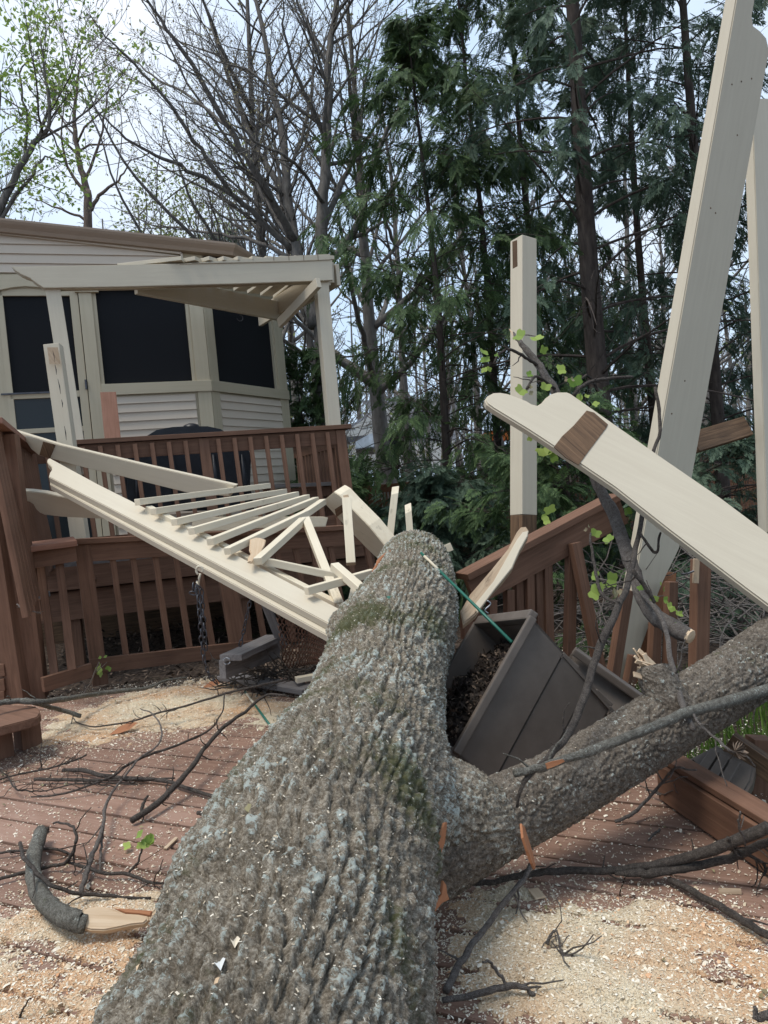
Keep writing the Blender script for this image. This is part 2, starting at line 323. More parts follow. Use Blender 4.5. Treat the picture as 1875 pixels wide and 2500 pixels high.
# lower deck
DE = np.array([math.cos(R(-27)), math.sin(R(-27))]); DP = np.array([-DE[1], DE[0]])
_A, _B = G(100, 1716)[:2], G(600, 1655)[:2]
_r0, _r1 = G(1612, 1895)[:2], G(1875, 2075)[:2]; _rd = unit(_r1-_r0)
DECK = [np.array([-4.5, -1.5]), np.array([-4.5, 5.2]), _A, _B, np.array([.2, 4.5]), _r0-_rd*.9, _r0, _r1+_rd*3]
def deck():
    a = Acc(); poly = [(p@DE, p@DP) for p in DECK]
    for r in range(-14, 40):
        q0 = r*.146
        def span(q):
            xs = []
            for k in range(len(poly)):
                (x0, y0), (x1, y1) = poly[k], poly[(k+1) % len(poly)]
                if (y0-q)*(y1-q) < 0: xs.append(x0+(x1-x0)*(q-y0)/(y1-y0))
            return (min(xs), max(xs)) if len(xs) > 1 else None
        sa, sb = span(q0), span(q0+.14)
        if not sa or not sb: continue
        lo, hi = max(sa[0], sb[0]), min(sa[1], sb[1]); cuts = [None]+[c for c in ([-1.9+.73*(r % 3), 1.2-.5*(r % 2)]) if lo+.3 < c < hi-.3]+[None]
        for c0, c1 in zip(cuts[:-1], cuts[1:]):
            tone = random.random(); hz = random.uniform(-.0015, .0015)
            # each board: rounded top edges, slightly cupped
            prof = [(.0068, -.035), (.0068, -.004), (.0095, -.0006), (.03, .0006), (.0715, 0), (.113, .0006), (.1335, -.0006), (.1362, -.004), (.1362, -.035)]
            m = 2; V = []
            for e, c_ in ((0, c0), (1, c1)):
                ex = lambda p: (c_+.0015-.003*e) if c_ is not None else sa[e]+(sb[e]-sa[e])*p/.14
                V += [(DE*ex(p)+DP*(q0+p)).tolist()+[z+hz] for p, z in prof]
            n = len(prof); Q = [[j, j+1, n+j+1, n+j] for j in range(n-1)]
            a.add(V, Q, tone); 
    # rotate so the mesh X runs with the boards
    V = np.concatenate(a.V); L = np.stack([V[:, :2]@DE, V[:, :2]@DP, V[:, 2]], -1); a.V = [L]
    o = a.build('deck', M['deck'], smooth=False); o.rotation_euler.z = R(-27)
    tag(o, 'red-brown plank deck strewn with sawdust', 'deck', kind='structure')
    sc = Acc()
    for r in range(-2, 34):
        for j in range(-9, 7):
            for p in (.03, .11):
                c = np.array([*(DE*(j*.42+.11+RNG.normal()*.006)+DP*(r*.146+p+RNG.normal()*.004)), .0021])
                if all(np.cross(np.append(DECK[(i+1) % len(DECK)]-DECK[i], 0), np.append(c[:2]-DECK[i], 0))[2] < 0 for i in range(len(DECK))):
                    th = np.arange(6)*math.pi/3; sc.add(np.vstack([c+.0036*np.stack([np.cos(th), np.sin(th), 0*th], -1), c]), [[i, (i+1) % 6, 6, 6] for i in range(6)])
    if sc.n: x = sc.build('deck_screws', M['darkmetal']); tag(x, 'dark screw heads in the deck boards', 'screws', kind='stuff')
    b = Acc()
    for p0, p1 in zip(DECK[2:7], DECK[3:8]): b.box([*p0, -.16], [*p1, -.16], .2, .038, (0, 0, 1))
    tag(b.build('deck_rim', M['stain']), 'brown rim board under the edge of the deck', 'deck', kind='structure')
deck()

# ------------------------------------------------------------------ house with screened porch
D1 = unit([math.sin(R(70)), math.cos(R(70)), 0]); D2 = unit([math.sin(R(25)), math.cos(R(25)), 0]); DB = unit([-math.cos(R(70)), math.sin(R(70)), 0]); UP = np.array([0, 0, 1.0])
class Wall:
    def __init__(s, o, d): s.o = np.asarray(o, float).copy(); s.o[2] = 0; s.d = d; s.n = unit(np.cross(d, UP)); s.pl = Plane(o, s.n)
    def uz(s, x, y): h = s.pl.hit(x, y)-s.o; return h@s.d, h[2]
    def pt(s, u, z, out=0): return s.o+s.d*u+UP*z+s.n*out
    def bar(s, name, u0, u1, z0, z1, out, t, mat, parent, bev=.004):
        """box on the wall: u0..u1, z0..z1, standing from out-t to out"""
        w_, h_ = u1-u0, z1-z0
        if w_ >= h_: return stick(name, s.pt(u0, (z0+z1)/2, out-t/2), s.pt(u1, (z0+z1)/2, out-t/2), h_, t, UP, mat, parent, bev)
        return stick(name, s.pt((u0+u1)/2, z0, out-t/2), s.pt((u0+u1)/2, z1, out-t/2), w_, t, s.d, mat, parent, bev)
    def siding(s, u0, u1, z0, z1, parent, lap=.095, out=.004, clip=None):
        a = Acc(); z = z0
        while z < z1-1e-6:
            zt = min(z+lap, z1); ue = u1 if clip is None else min(u1, clip(z)); uf = u1 if clip is None else min(u1, clip(zt))
            if ue > u0+.02:
                uf = max(uf, u0+.01)
                k = [s.pt(u0, z, out), s.pt(ue, z, out), s.pt(ue, z+.002, out+.017), s.pt(u0, z+.002, out+.017), s.pt(u0, zt, out), s.pt(uf, zt, out)]
                a.add(k, [[0, 1, 2, 3]]); a.add(k[2:4][::-1]+k[4:6], [[0, 1, 3, 2]])
            z = zt
        return a.build('siding', M['siding'], parent)
W1 = Wall(P(300, 940, 8.3), D1)
_uc = W1.uz(513, 935)[0]; W2 = Wall(W1.pt(_uc, 1), D2)
FLOOR = .74
house = thing('house', 'beige house with screened porch, brown gutter and pale siding', 'house', (W1.o[0], W1.o[1], FLOOR))
def build_house():
    h = house; U = lambda x, y: W1.uz(x, y)
    uL = U(-260, 800)[0]; zsill1 = U(380, 934)[1]; zsill0 = U(380, 961)[1]; ztop = U(380, 705)[1]
    # wall core: left of door / between openings (frame members), each its own board
    ux = lambda x, y=850: U(x, y)[0]
    dl, dr = ux(12, 850), ux(222, 850)                                # door opening
    wl, wr = ux(242, 830), ux(463, 830)                               # big screen
    zc = U(300, 560)[1]                                              # wall top
    W1.bar('wall', uL, dl-.02, FLOOR, ztop, 0, .12, M['trim'], h)
    W1.bar('door_jamb', dr-.07, wl-.03, FLOOR, ztop+.02, .02, .14, M['trim'], h)
    W1.bar('corner_post', wr+.03, _uc, FLOOR, ztop+.02, .015, .14, M['trim'], h)
    W1.bar('header', uL, _uc, ztop, ztop+.15, .006, .13, M['trim'], h)
    W1.bar('sill', wl-.03, _uc+.01, zsill0, zsill1, .035, .16, M['trim'], h)
    W1.bar('window_screen', wl-.03, wr+.03, zsill1, ztop, -.05, .01, M['screen'], h, 0)
    W1.bar('window_trim', wl-.03, wl+.012, zsill1, ztop, -.01, .05, M['trim'], h); W1.bar('window_trim', wr-.01, wr+.03, zsill1, ztop, -.01, .05, M['trim'], h)
    W1.bar('skirt', wl-.03, wr+.03, FLOOR-.2, zsill0, -.005, .1, M['trim'], h)
    W1.siding(wl+.0, wr+.0, FLOOR-.1, zsill0-.02, h)
    W1.bar('capital', ux(182, 710), ux(240, 705), ztop-.045, ztop+.005, .045, .06, M['trim'], h)
    # gable with sloping eave
    a0 = U(-260, 545); a1 = U(560, 612)
    sl = (a1[1]-a0[1])/(a1[0]-a0[0]); zline = lambda u: a0[1]+sl*(u-a0[0])
    a = Acc(); a.add([W1.pt(uL, ztop+.15, .0), W1.pt(_uc+.05, ztop+.15, .0), W1.pt(_uc+.05, zline(_uc), 0), W1.pt(uL, zline(uL), 0)], [[0, 1, 2, 3]]); a.build('gable', M['trim'], h)
    t0 = U(0, 572); t1 = U(442, 621); ts = (t1[1]-t0[1])/(t1[0]-t0[0])
    W1.siding(uL, t1[0]-.01, ztop+.155, zline(uL), h, lap=.098, out=.008, clip=lambda z: t0[0]+(z-t0[1])/ts-.02)
    a = Acc(); f = lambda u: t0[1]+ts*(u-t0[0])
    a.box(W1.pt(uL, f(uL), .03), W1.pt(t1[0], f(t1[0]), .03), .022, .03, UP); a.box(W1.pt(t1[0], ztop+.15, .03), W1.pt(t1[0], f(t1[0]), .03), .022, .03, D1); a.build('siding_trim', M['siding'], h)
    # gutter (ogee profile swept along the eave, round the bay corner) and roof
    OUT = .13; GP = Plane(W1.pt(0, 0, OUT), W1.n)
    g0, g1 = GP.hit(-330, 497), GP.hit(572, 594); g2 = g1+D2*.05; 
    W2g = Plane(g1, np.cross(D2, UP)); g2 = W2g.hit(640, 635)
    prof = [(0, 0), (.012, 0), (.012, -.02), (.0, -.045), (-.03, -.085), (-.045, -.12), (-.10, -.125), (-.11, -.125), (-.11, 0)]
    a = Acc(); n1 = W1.n; n2 = unit(np.cross(D2, UP)); nm = unit(n1+n2)/((unit(n1+n2)@n1))
    rings = [[p+n*o_+UP*z for o_, z in prof] for p, n in ((g0, n1), (g1, nm), (g2, n2))]
    m = len(prof); V = [q for r_ in rings for q in r_]; Q = [[r_*m+j, r_*m+(j+1) % m, (r_+1)*m+(j+1) % m, (r_+1)*m+j] for r_ in range(2) for j in range(m)]
    a.add(V, Q); a.build('gutter', M['gutter'], h)
    back = -n1; rise = UP*.05
    a = Acc(); s_ = UP*.012
    q = [g0+s_+back*.05, g1+s_+back*.05, g2+s_+back*.05, g2+back*3+D2*2+rise*6, g0+back*4+rise*9]
    a.add(q+[p-UP*.05 for p in q], [[0, 1, 2, 2], [0, 2, 3, 4], [5, 6, 7, 7], [5, 7, 8, 9], [0, 1, 6, 5], [1, 2, 7, 6], [2, 3, 8, 7]]); a.build('roof', M['shingle'], h)
    a = Acc(); lo = UP*-.13
    a.add([g0+lo+back*.1, g1+lo+back*.1, W1.pt((g1-W1.o)@D1, (g1+lo)[2]), W1.pt((g0-W1.o)@D1, (g0+lo)[2])], [[0, 1, 2, 3]])
    a.add([g1+lo+back*.1, g2+lo-n2*.1, W2.pt(2.2, (g2+lo)[2]), W1.pt(_uc, (g1+lo)[2])], [[0, 1, 2, 3]]); a.build('soffit', M['gutter'], h)
    W1.bar('shade_toned_foundation', uL, _uc, -.7, FLOOR-.12, -.02, .15, M['rawdark'], h); W2.bar('shade_toned_foundation', -.02, 2.3, -.7, FLOOR-.12, -.03, .15, M['rawdark'], h)  # walls added behind the raised deck, their dark colour standing in for shade
    # angled bay wall
    V2 = lambda x, y: W2.uz(x, y); e = V2(690, 950)[0]; s1 = V2(600, 940)[1]; s0 = V2(600, 962)[1]
    p0, p1 = V2(526, 850)[0], V2(668, 850)[0]
    W2.bar('corner_post', 0, p0-.02, FLOOR, ztop+.02, .015, .13, M['trim'], h); W2.bar('corner_post', p1+.03, e+.1, FLOOR, ztop+.02, .015, .13, M['trim'], h)
    W2.bar('sill', -.01, e+.1, zsill0, zsill1, .035, .15, M['trim'], h); W2.bar('window_screen', p0-.02, p1+.03, zsill1, ztop, -.04, .01, M['screen'], h, 0)
    W2.bar('window_trim', p1, p1+.03, zsill1, ztop, -.005, .05, M['trim'], h); W2.bar('window_trim', p0-.02, p0+.02, zsill1, ztop, -.005, .05, M['trim'], h)
    W2.bar('header', 0, e+.1, ztop, ztop+.55, .005, .12, M['trim'], h); W2.bar('skirt', p0, p1+.03, FLOOR-.2, zsill0, -.005, .1, M['trim'], h)
    W2.siding(p0-.02, p1+.03, FLOOR-.1, zsill0-.02, h)
    W3 = Wall(W2.pt(e+.1, 1), unit([-.26, .966, 0])); W3.bar('corner_post', 0, .16, FLOOR-.3, ztop+.3, .01, .14, M['trim'], h); W3.bar('wall', .16, 2.5, FLOOR-.3, ztop+.3, 0, .1, M['screen'], h)
    W1.bar('inner_wall', uL, _uc, FLOOR-.3, ztop+.2, -.15, .03, M['screen'], h, 0); W2.bar('inner_wall', 0, e+.1, FLOOR-.3, ztop+.2, -.14, .03, M['screen'], h, 0)
    # screen door
    d = bpy.data.objects.new('screen_door', None); COL.objects.link(d); d.parent = h; d.location = Vector(W1.pt(dl, FLOOR))-wloc(h)
    zt, zm1, zm0 = U(100, 722)[1], U(100, 957)[1], U(100, 972)[1]; a_, b_ = dl, ux(183, 850); b2 = ux(203, 850)
    W1.bar('frame', dl-.03, dl+.03, FLOOR, ztop, .0, .05, M['trim'], d); W1.bar('frame', b_, b2, FLOOR, ztop, .0, .05, M['trim'], d); W1.bar('frame', dl, b_, zm0, zm1, .0, .05, M['trim'], d)
    W1.bar('frame', dl, b_, zt, ztop, .0, .05, M['trim'], d); W1.bar('screen', dl, b_, zm1, zt, -.03, .01, M['screen'], d, 0); W1.bar('screen', dl, b_, FLOOR, zm0, -.03, .01, M['glass'], d, 0)
    zr = U(100, 1050)[1]; W1.bar('frame', dl, b_, zr-.03, zr+.02, -.005, .03, M['trim'], d)
    W1.bar('handle', ux(208, 945), ux(213, 945), U(210, 952)[1], U(210, 928)[1], .05, .03, M['darkmetal'], d)
    # rod across the door
    W1.bar('closer', ux(2, 958), ux(122, 958), zm1-.02, zm1-.002, .03, .015, M['darkmetal'], d)
    # arched trim board above the door
    pl = Plane(W1.pt(0, 0, .03), W1.n)
    plate('arch_trim', [(-60, 672), (125, 668), (125, 706), (104, 702), (60, 699), (28, 702), (0, 708), (-60, 728)], pl, .03, M['trim'], h)
build_house()

# ------------------------------------------------------------------ upper deck (beyond the lower fence)
UDC0, UDC1 = P(70, 1088, 6.25), P(838, 1043, 6.95)                   # ends of its front rail cap
RAILZ = (UDC0[2]+UDC1[2])/2
def upper_deck():
    u = thing('upper_deck', 'raised brown deck in front of the screened porch', 'deck', (UDC0[0], UDC0[1], -.2)); u['kind'] = 'structure'
    x0, x1 = UDC0.copy(), UDC1.copy(); x0[2] = x1[2] = FLOOR; dn = unit((x1-x0)*[1, 1, 0]); pn = unit([-dn[1], dn[0], 0])
    x0 = x0+pn*.0-dn*.35; x1 = x1+dn*.12
    a = Acc()
    for k in range(16):
        p = pn*(k*.146-.05+.07); a.box(x0+p-UP*.018, x1+p-UP*.018, .14, .036, pn, random.random())
    V = a.build('floor_boards', M['greywood'], u)
    stick('fascia', x0-pn*.03-UP*.13, x1-pn*.03-UP*.13, .19, .04, UP, M['stain'], u); stick('beam', x0+pn*.05-UP*.36, x1+pn*.05-UP*.36, .24, .09, UP, M['stain'], u)
    for t in (.0, .17, .62, 1.0):
        q = x0+(x1-x0)*t; stick('post', q-UP*1.05+pn*.1, q-UP*.06+pn*.1, .14, .14, dn, M['stain'], u)
    for px in ((231, 1415), (233, 1456), (508, 1405)):
        q = Plane(x0-pn*.06, pn).hit(*px); a = Acc(); a.tube([q, q-pn*.012, q-pn*.02], [.017, .017, .01], 10); a.build('bolt', M['stain'], u)
    for sgn, e0 in ((-1, x0), (1, x1)): stick('fascia', e0-UP*.13, e0+pn*2.2-UP*.13, .19, .04, UP, M['stain'], u)
upper_deck()
def baluster_run(parent, c0, c1, b0, b1, ts, w=.036, mat=None, board=True, face=None):
    face = unit(np.cross(c1-c0, UP)) if face is None else face
    for t in ts:
        A, B = b0+(b1-b0)*t, c0+(c1-c0)*t; stick('baluster', A, A+(B-A)*.985, w, w, unit(c1-c0), mat or M['stain'], parent)
def upper_rail():
    c0, c1 = UDC0, UDC1; d = unit(c1-c0); n = unit(np.cross(d, UP))
    b0, b1 = P(70+40, 1088+278, 6.2), P(838+32, 1043+250, 6.9)
    t = thing('upper_railing', 'long brown baluster railing along the raised deck below the porch screens', 'railing', (b0+b1)/2)
    stick('cap', c0-d*.08, c1+d*.06, .038, .14, UP, M['stain'], t); off = -.018
    up0, up1 = unit(c0-b0), unit(c1-b1)
    stick('top_board', c0-up0*.09+n*.012, c1-up1*.09+n*.012, .13, .034, UP, M['stain'], t)
    k0, k1 = c0-up0*.03, c1-up1*.03; k = (475-70)/(838-70)
    ts = [i/19.2 for i in range(1, 19) if abs(i/19.2-k) > .03]
    baluster_run(t, k0+n*.045, k1+n*.045, b0+n*.045, b1+n*.045, ts)
    for q in (.0, k, .985): stick('post', b0+(b1-b0)*q-UP*.1, k0+(k1-k0)*q, .088, .088, d, M['stain'], t)
    stick('bottom_board', b0+up0*.1, b1+up1*.1, .088, .036, UP, M['stain'], t)
    # return rail at the far right end
    e0, e1 = c1+d*0-UP*.0, c1+DB*1.9
    t2 = thing('side_railing', 'short brown railing closing the far right end of the raised deck', 'railing', e0-UP*.9)
    stick('cap', e0+DB*.08, e1, .038, .14, UP, M['stain'], t2); stick('top_board', e0+DB*.06-UP*.1, e1-UP*.1, .13, .034, UP, M['stain'], t2)
    baluster_run(t2, e0-UP*.03, e1-UP*.03, e0-UP*.86, e1-UP*.86, [i/15 for i in range(1, 15)])
    # bench against it
    s0 = P(640, 1183, 7.3); b = thing('deck_bench', 'low brown plank bench behind the railing at the far deck end', 'bench', (s0[0], s0[1], FLOOR))
    s1 = P(806, 1176, 7.45); dd = unit(s1-s0)
    for j in range(3): stick('seat', s0+np.array([0, .12*j, -.02]), s1+np.array([0, .12*j, -.02]), .11, .036, (0, 1, 0), M['greywood'], b)
    stick('apron', s0-UP*.09, s1-UP*.09, .09, .036, UP, M['stain'], b); stick('apron', s0-UP*.2, s1-UP*.2, .06, .036, UP, M['stain'], b)
    for q in (.05, .95): stick('leg', s0+(s1-s0)*q-UP*(s0[2]-FLOOR)+np.array([0, .1, 0]), s0+(s1-s0)*q-UP*.04+np.array([0, .1, 0]), .088, .088, dd, M['stain'], b)
upper_rail()
def grill():
    g = thing('covered_grill', 'barbecue grill under a sagging black vinyl cover behind the railing', 'grill', P(460, 1240, 7.35))
    pl = Plane(P(460, 1100, 7.25), D1@np.array([[0, 1, 0], [-1, 0, 0], [0, 0, 1]]))
    pl = Plane(P(460, 1100, 7.25), np.cross(D1, UP))
    o = plate('cover', [(300, 1250), (304, 1160), (318, 1105), (340, 1080), (358, 1064), (383, 1049), (420, 1042), (455, 1040), (508, 1040), (540, 1047), (562, 1062), (602, 1088), (614, 1110), (612, 1180), (622, 1245)], pl, .55, M['cover'], g, bev=.025)
    q = pl.hit(475, 1048)+UP*.0-pl.n*np.sign(pl.n@(CAM-pl.p))*.25
    a = Acc(); a.tube([q-UP*.06, q, q+UP*.035, q+UP*.065, q+UP*.08], [.1, .085, .085, .07, .03], 14); a.build('bundled_top', M['cover'], g, smooth=True)
    for x in (330, 420, 520, 590):
        a = Acc(); a.tube([pl.hit(x, 1110)+W1.n*.012, pl.hit(x+8, 1180)+W1.n*.025, pl.hit(x+4, 1245)+W1.n*.012], [.012, .03, .012], 6); a.build('fold', M['cover'], g, smooth=True)
    t = stick('red_board', P(276, 1078, 7.75), P(264, 959, 7.95), .155, .036, D1, M['stain_light']); tag(t, 'short salmon-red board leaning upright against the porch siding', 'board')
grill()

# ------------------------------------------------------------------ standing pergola in front of the porch
def pergola():
    BW = Wall(P(110, 702, 6.35), D1); pg = thing('pergola', 'standing beige corner pergola with scrolled front beam and slats', 'pergola', (BW.o[0], BW.o[1], FLOOR))
    pl = Plane(P(110, 702, 6.35), W1.n)
    sc = [(28, 651), (60, 651), (300, 646), (600, 640), (811, 634), (813, 684), (600, 692), (300, 700), (107, 703), (97, 697), (87, 690), (78, 683), (74, 679), (66, 676), (50, 669), (37, 660)]
    plate('front_beam', sc, pl, .04, M['paint'], pg); pl2 = Plane(pl.p-W1.n*.1, W1.n)
    plate('front_beam', [(x+4, y+6) for x, y in sc], pl2, .04, M['paint'], pg)
    z0 = pl.hit(140, 702)[2]
    for (xt, yt, xb, yb, ww) in ((128, 700, 192, 1110, .115), (783, 686, 814, 1040, .115)):
        A = pl2.hit(xt, yt); r_ = ray(xb, yb); B = P(xb, yb, (A-CAM)@_fw); stick('post', B-(A-B)*.12, A+UP*.02, .118, .118, D1, M['paint'], pg)
    # back beam follows the bay wall, side beam closes the right end
    A = pl2.hit(800, 660); S = A+DB*1.75; hz = A[2]
    zb = hz-.09
    b0 = Plane(A*[1, 1, 0]+UP*zb, UP).hit(690, 752); 
    sd = unit((b0-A)*[1, 1, 0]); 
    stick('side_beam', A-UP*.04, A+sd*1.75-UP*.04, .2, .04, UP, M['paint'], pg)
    stick('side_beam', A-UP*.04+D1*.1, A+sd*1.2-UP*.04+D1*.1, .2, .04, UP, M['paint'], pg)
    q1 = Plane(A*[1, 1, 0]+UP*(hz-.1), UP).hit(692, 762); q0 = Plane(A*[1, 1, 0]+UP*(hz-.1), UP).hit(330, 690)
    stick('back_beam', q0, q1, .2, .045, UP, M['paint'], pg)
    # diagonal brace at the right corner
    stick('brace', P(683, 790, 7.6), P(778, 690, 6.95), .09, .045, UP, M['paint'], pg)
    L0 = pl.hit(330, 640); 
    for i in range(11):
        t = i/10; f_ = pl.hit(802, 633)*t+pl.hit(450, 641)*(1-t); f_ = f_+UP*.022-D1*.0
        e_ = q1*t+q0*(1-t); e_ = e_.copy(); e_[2] = f_[2]
        stick('slat', f_+unit(e_-f_)*.004, e_+unit(e_-f_)*.12, .126, .034, D1, M['paint'], pg)
    plate('slat_ends', [(440, 644), (530, 637), (630, 629), (720, 624), (806, 620), (808, 634), (720, 638), (600, 641)], Plane(pl.p+W1.n*.012, W1.n), .035, M['paint'], pg, .003)
    for x in (667, 704, 740, 775): stick('joint', pl.hit(x, 623)+W1.n*.0135, pl.hit(x+1, 637)+W1.n*.0135, .004, .002, D1, M['rawdark'], pg, 0)
    # hook under the back beam
    c = q0*.35+q1*.65-UP*.1; a = Acc(); th = np.linspace(0, 4.6, 12); a.tube([c+D1*.03*math.sin(x)-UP*(.05-.03*math.cos(x)) for x in th], .005, 6); a.build('hook', M['darkmetal'], pg)
pergola()

# ================================================================== LOWER RAILINGS
def lin(p, q, t): return np.asarray(p)+(np.asarray(q)-np.asarray(p))*t
def lower_fence():
    dA, dB = 5.15, 6.0
    c0, c1 = P(187, 1322, dA), P(917, 1284, dB); b0, b1 = P(226, 1624, dA), P(975, 1536, dB)
    u0, u1 = unit(c0-b0), unit(c1-b1); d = unit(c1-c0); n = unit(np.cross(d, UP))
    t = thing('lower_railing', 'brown baluster railing with a mid post, standing below the fallen slats', 'railing', (b0+b1)/2)
    stick('cap', c0-d*.03, c1, .036, .13, UP, M['stain'], t)
    stick('top_board', c0-u0*.075+n*.02, c1-u1*.075+n*.02, .125, .036, UP, M['stain'], t)
    stick('bottom_board', b0-d*.02+n*.035, lin(b0, b1, .56)+n*.035, .10, .036, UP, M['stain'], t)
    xs = [270, 320, 375, 425, 480, 606, 676, 722, 765, 808, 850, 897, 925]
    for x in xs: 
        k = (x-187)/(917-187)*.98; k = k*5.15/(5.15*k+6.0*(1-k))
        A, B = lin(b0, b1, k), lin(c0, c1, k); low = -.0 if k < .56 else .10
        stick('baluster', A-(B-A)*(.02 if k < .56 else .0)+n*.0, B-(B-A)*.03, .04, .04, d, M['stain'], t)
    for k, w in ((.015, .10), (.44, .12)): A, B = lin(b0, b1, k), lin(c0, c1, k); stick('post', A-(B-A)*.16, B-(B-A)*.03, w, .09, d, M['stain'], t)
    # short broken-off bay to the left: its cap tilted, its base swung out
    t = thing('broken_railing', 'short tilted piece of brown railing with two balusters beside the corner post', 'railing', P(170, 1660, 4.95))
    stick('cap', P(62, 1337, 4.85), P(184, 1321, 5.0), .13, .036, P(120, 1320, 5.05)-P(120, 1335, 4.9), M['stain_light'], t)
    stick('top_board', P(63, 1370, 4.87), P(186, 1350, 5.0), .105, .036, UP, M['stain'], t)
    stick('bottom_board', P(104, 1672, 4.72), P(222, 1636, 4.95), .09, .04, UP, M['stain'], t)
    for x0, y0, x1, y1 in ((98, 1372, 134, 1650), (144, 1366, 177, 1636)): stick('baluster', P(x1, y1, 4.86), P(x0, y0, 5.0), .05, .045, D1, M['stain'], t)
lower_fence()
def left_rail():
    # corner post and the guard that climbs away beside it
    t = thing('corner_post', 'tall dark brown corner post where the left railing meets the deck', 'post', G(88, 1703))
    A = G(92, 1703); B = P(16, 1062, (A-CAM)@_fw-.15); stick('shaft', A, B, .12, .12, (1, .2, 0), M['stain'], t)
    t = thing('cracked_post', 'cracked lighter brown post at the left edge of the deck', 'post', G(50, 1712))
    A = G(54, 1712); B = P(-24, 1180, (A-CAM)@_fw-.1); stick('shaft', A, B, .125, .125, (1, -.25, 0), M['stain'], t)
    a = Acc(); f_ = Plane(A+np.array([.02, -.068, 0]), (-.25, -1, 0))
    cr = [f_.hit(*q) for q in ((2, 1406), (8, 1470), (14, 1520), (19, 1580), (30, 1640), (39, 1690))]; a.tube(cr, [.001, .004, .006, .004, .005, .002], 4); a.build('crack', M['cover'], t)
    g = thing('left_railing', 'dark brown guard rail with close balusters running back along the left side', 'railing', P(60, 1400, 5.6))
    c0, c1 = P(-30, 1028, 4.3), P(72, 1103, 6.1); stick('cap', c0, c1, .035, .15, UP, M['stain_light'], g)
    dn = UP*.08; stick('top_board', c0-dn, c1-dn, .13, .036, UP, M['stain'], g)
    lo = P(120, 1340, 6.0)[2]
    for i in range(15):
        k = i/14; B = lin(c0, c1, k)-UP*.05; A = B.copy(); A[2] = .78-.2*(1-k); A = A+np.array([.10, 0, 0]); stick('baluster', A, B, .038, .038, (0, 1, 0), M['stain'], g)
    A = P(104, 1330, 6.15); B = P(66, 1108, 6.15); stick('post', A, B, .10, .10, (1, 0, 0), M['stain'], g)
    # boards left of the cracked post
    e = thing('plank_end_stack', 'ends of brown horizontal boards cut off by the left picture edge', 'boards', P(-5, 1680, 4.75))
    for y in (1640, 1676, 1706): stick('board', P(-80, y+3, 4.75), P(14, y-6, 4.75), .075, .036, UP, M['stain'], e)
    # steps inside the dark gap behind the broken bay
    s = thing('deck_steps', 'brown stair treads half hidden in the dark behind the tilted railing', 'steps', P(90, 1500, 5.5))
    for (x0, y0, x1, y1, dd) in ((70, 1405, 100, 1400, 5.6), (60, 1470, 104, 1455, 5.45)):
        stick('tread', P(x0-60, y0+5, dd), P(x1, y1, dd), .26, .04, (0, 1, .0), M['greywood'], s); stick('riser', P(x0-60, y0+36, dd-.1), P(x1, y1+33, dd-.1), .15, .036, UP, M['stain'], s)
    # low step with rounded corner at the left
    b = thing('low_step', 'low brown step with a rounded corner and sawdust on top', 'step', G(20, 1855))
    z = .205; pl = Plane((0, 0, z), UP)
    o = [(-120, 1715), (60, 1722), (88, 1724), (96, 1730), (99, 1740), (92, 1750), (70, 1757), (0, 1775), (-120, 1800)]
    plate('tread', o, pl, .042, M['stain'], b, bev=.005)
    k0, k1 = G(0, 1775, .0), G(92, 1750, .0)
    def leg(xa, ya, xb, yb):
        A, B = G(xa, ya), G(xb, yb); mid = (A+B)/2; mid = mid+np.array([-.02, .05, 0]); stick('leg', mid, mid+UP*(z-.042), np.linalg.norm(B-A), .09, B-A, M['stain'], b)
    leg(-60, 1870, 33, 1849); leg(44, 1838, 93, 1822)
left_rail()

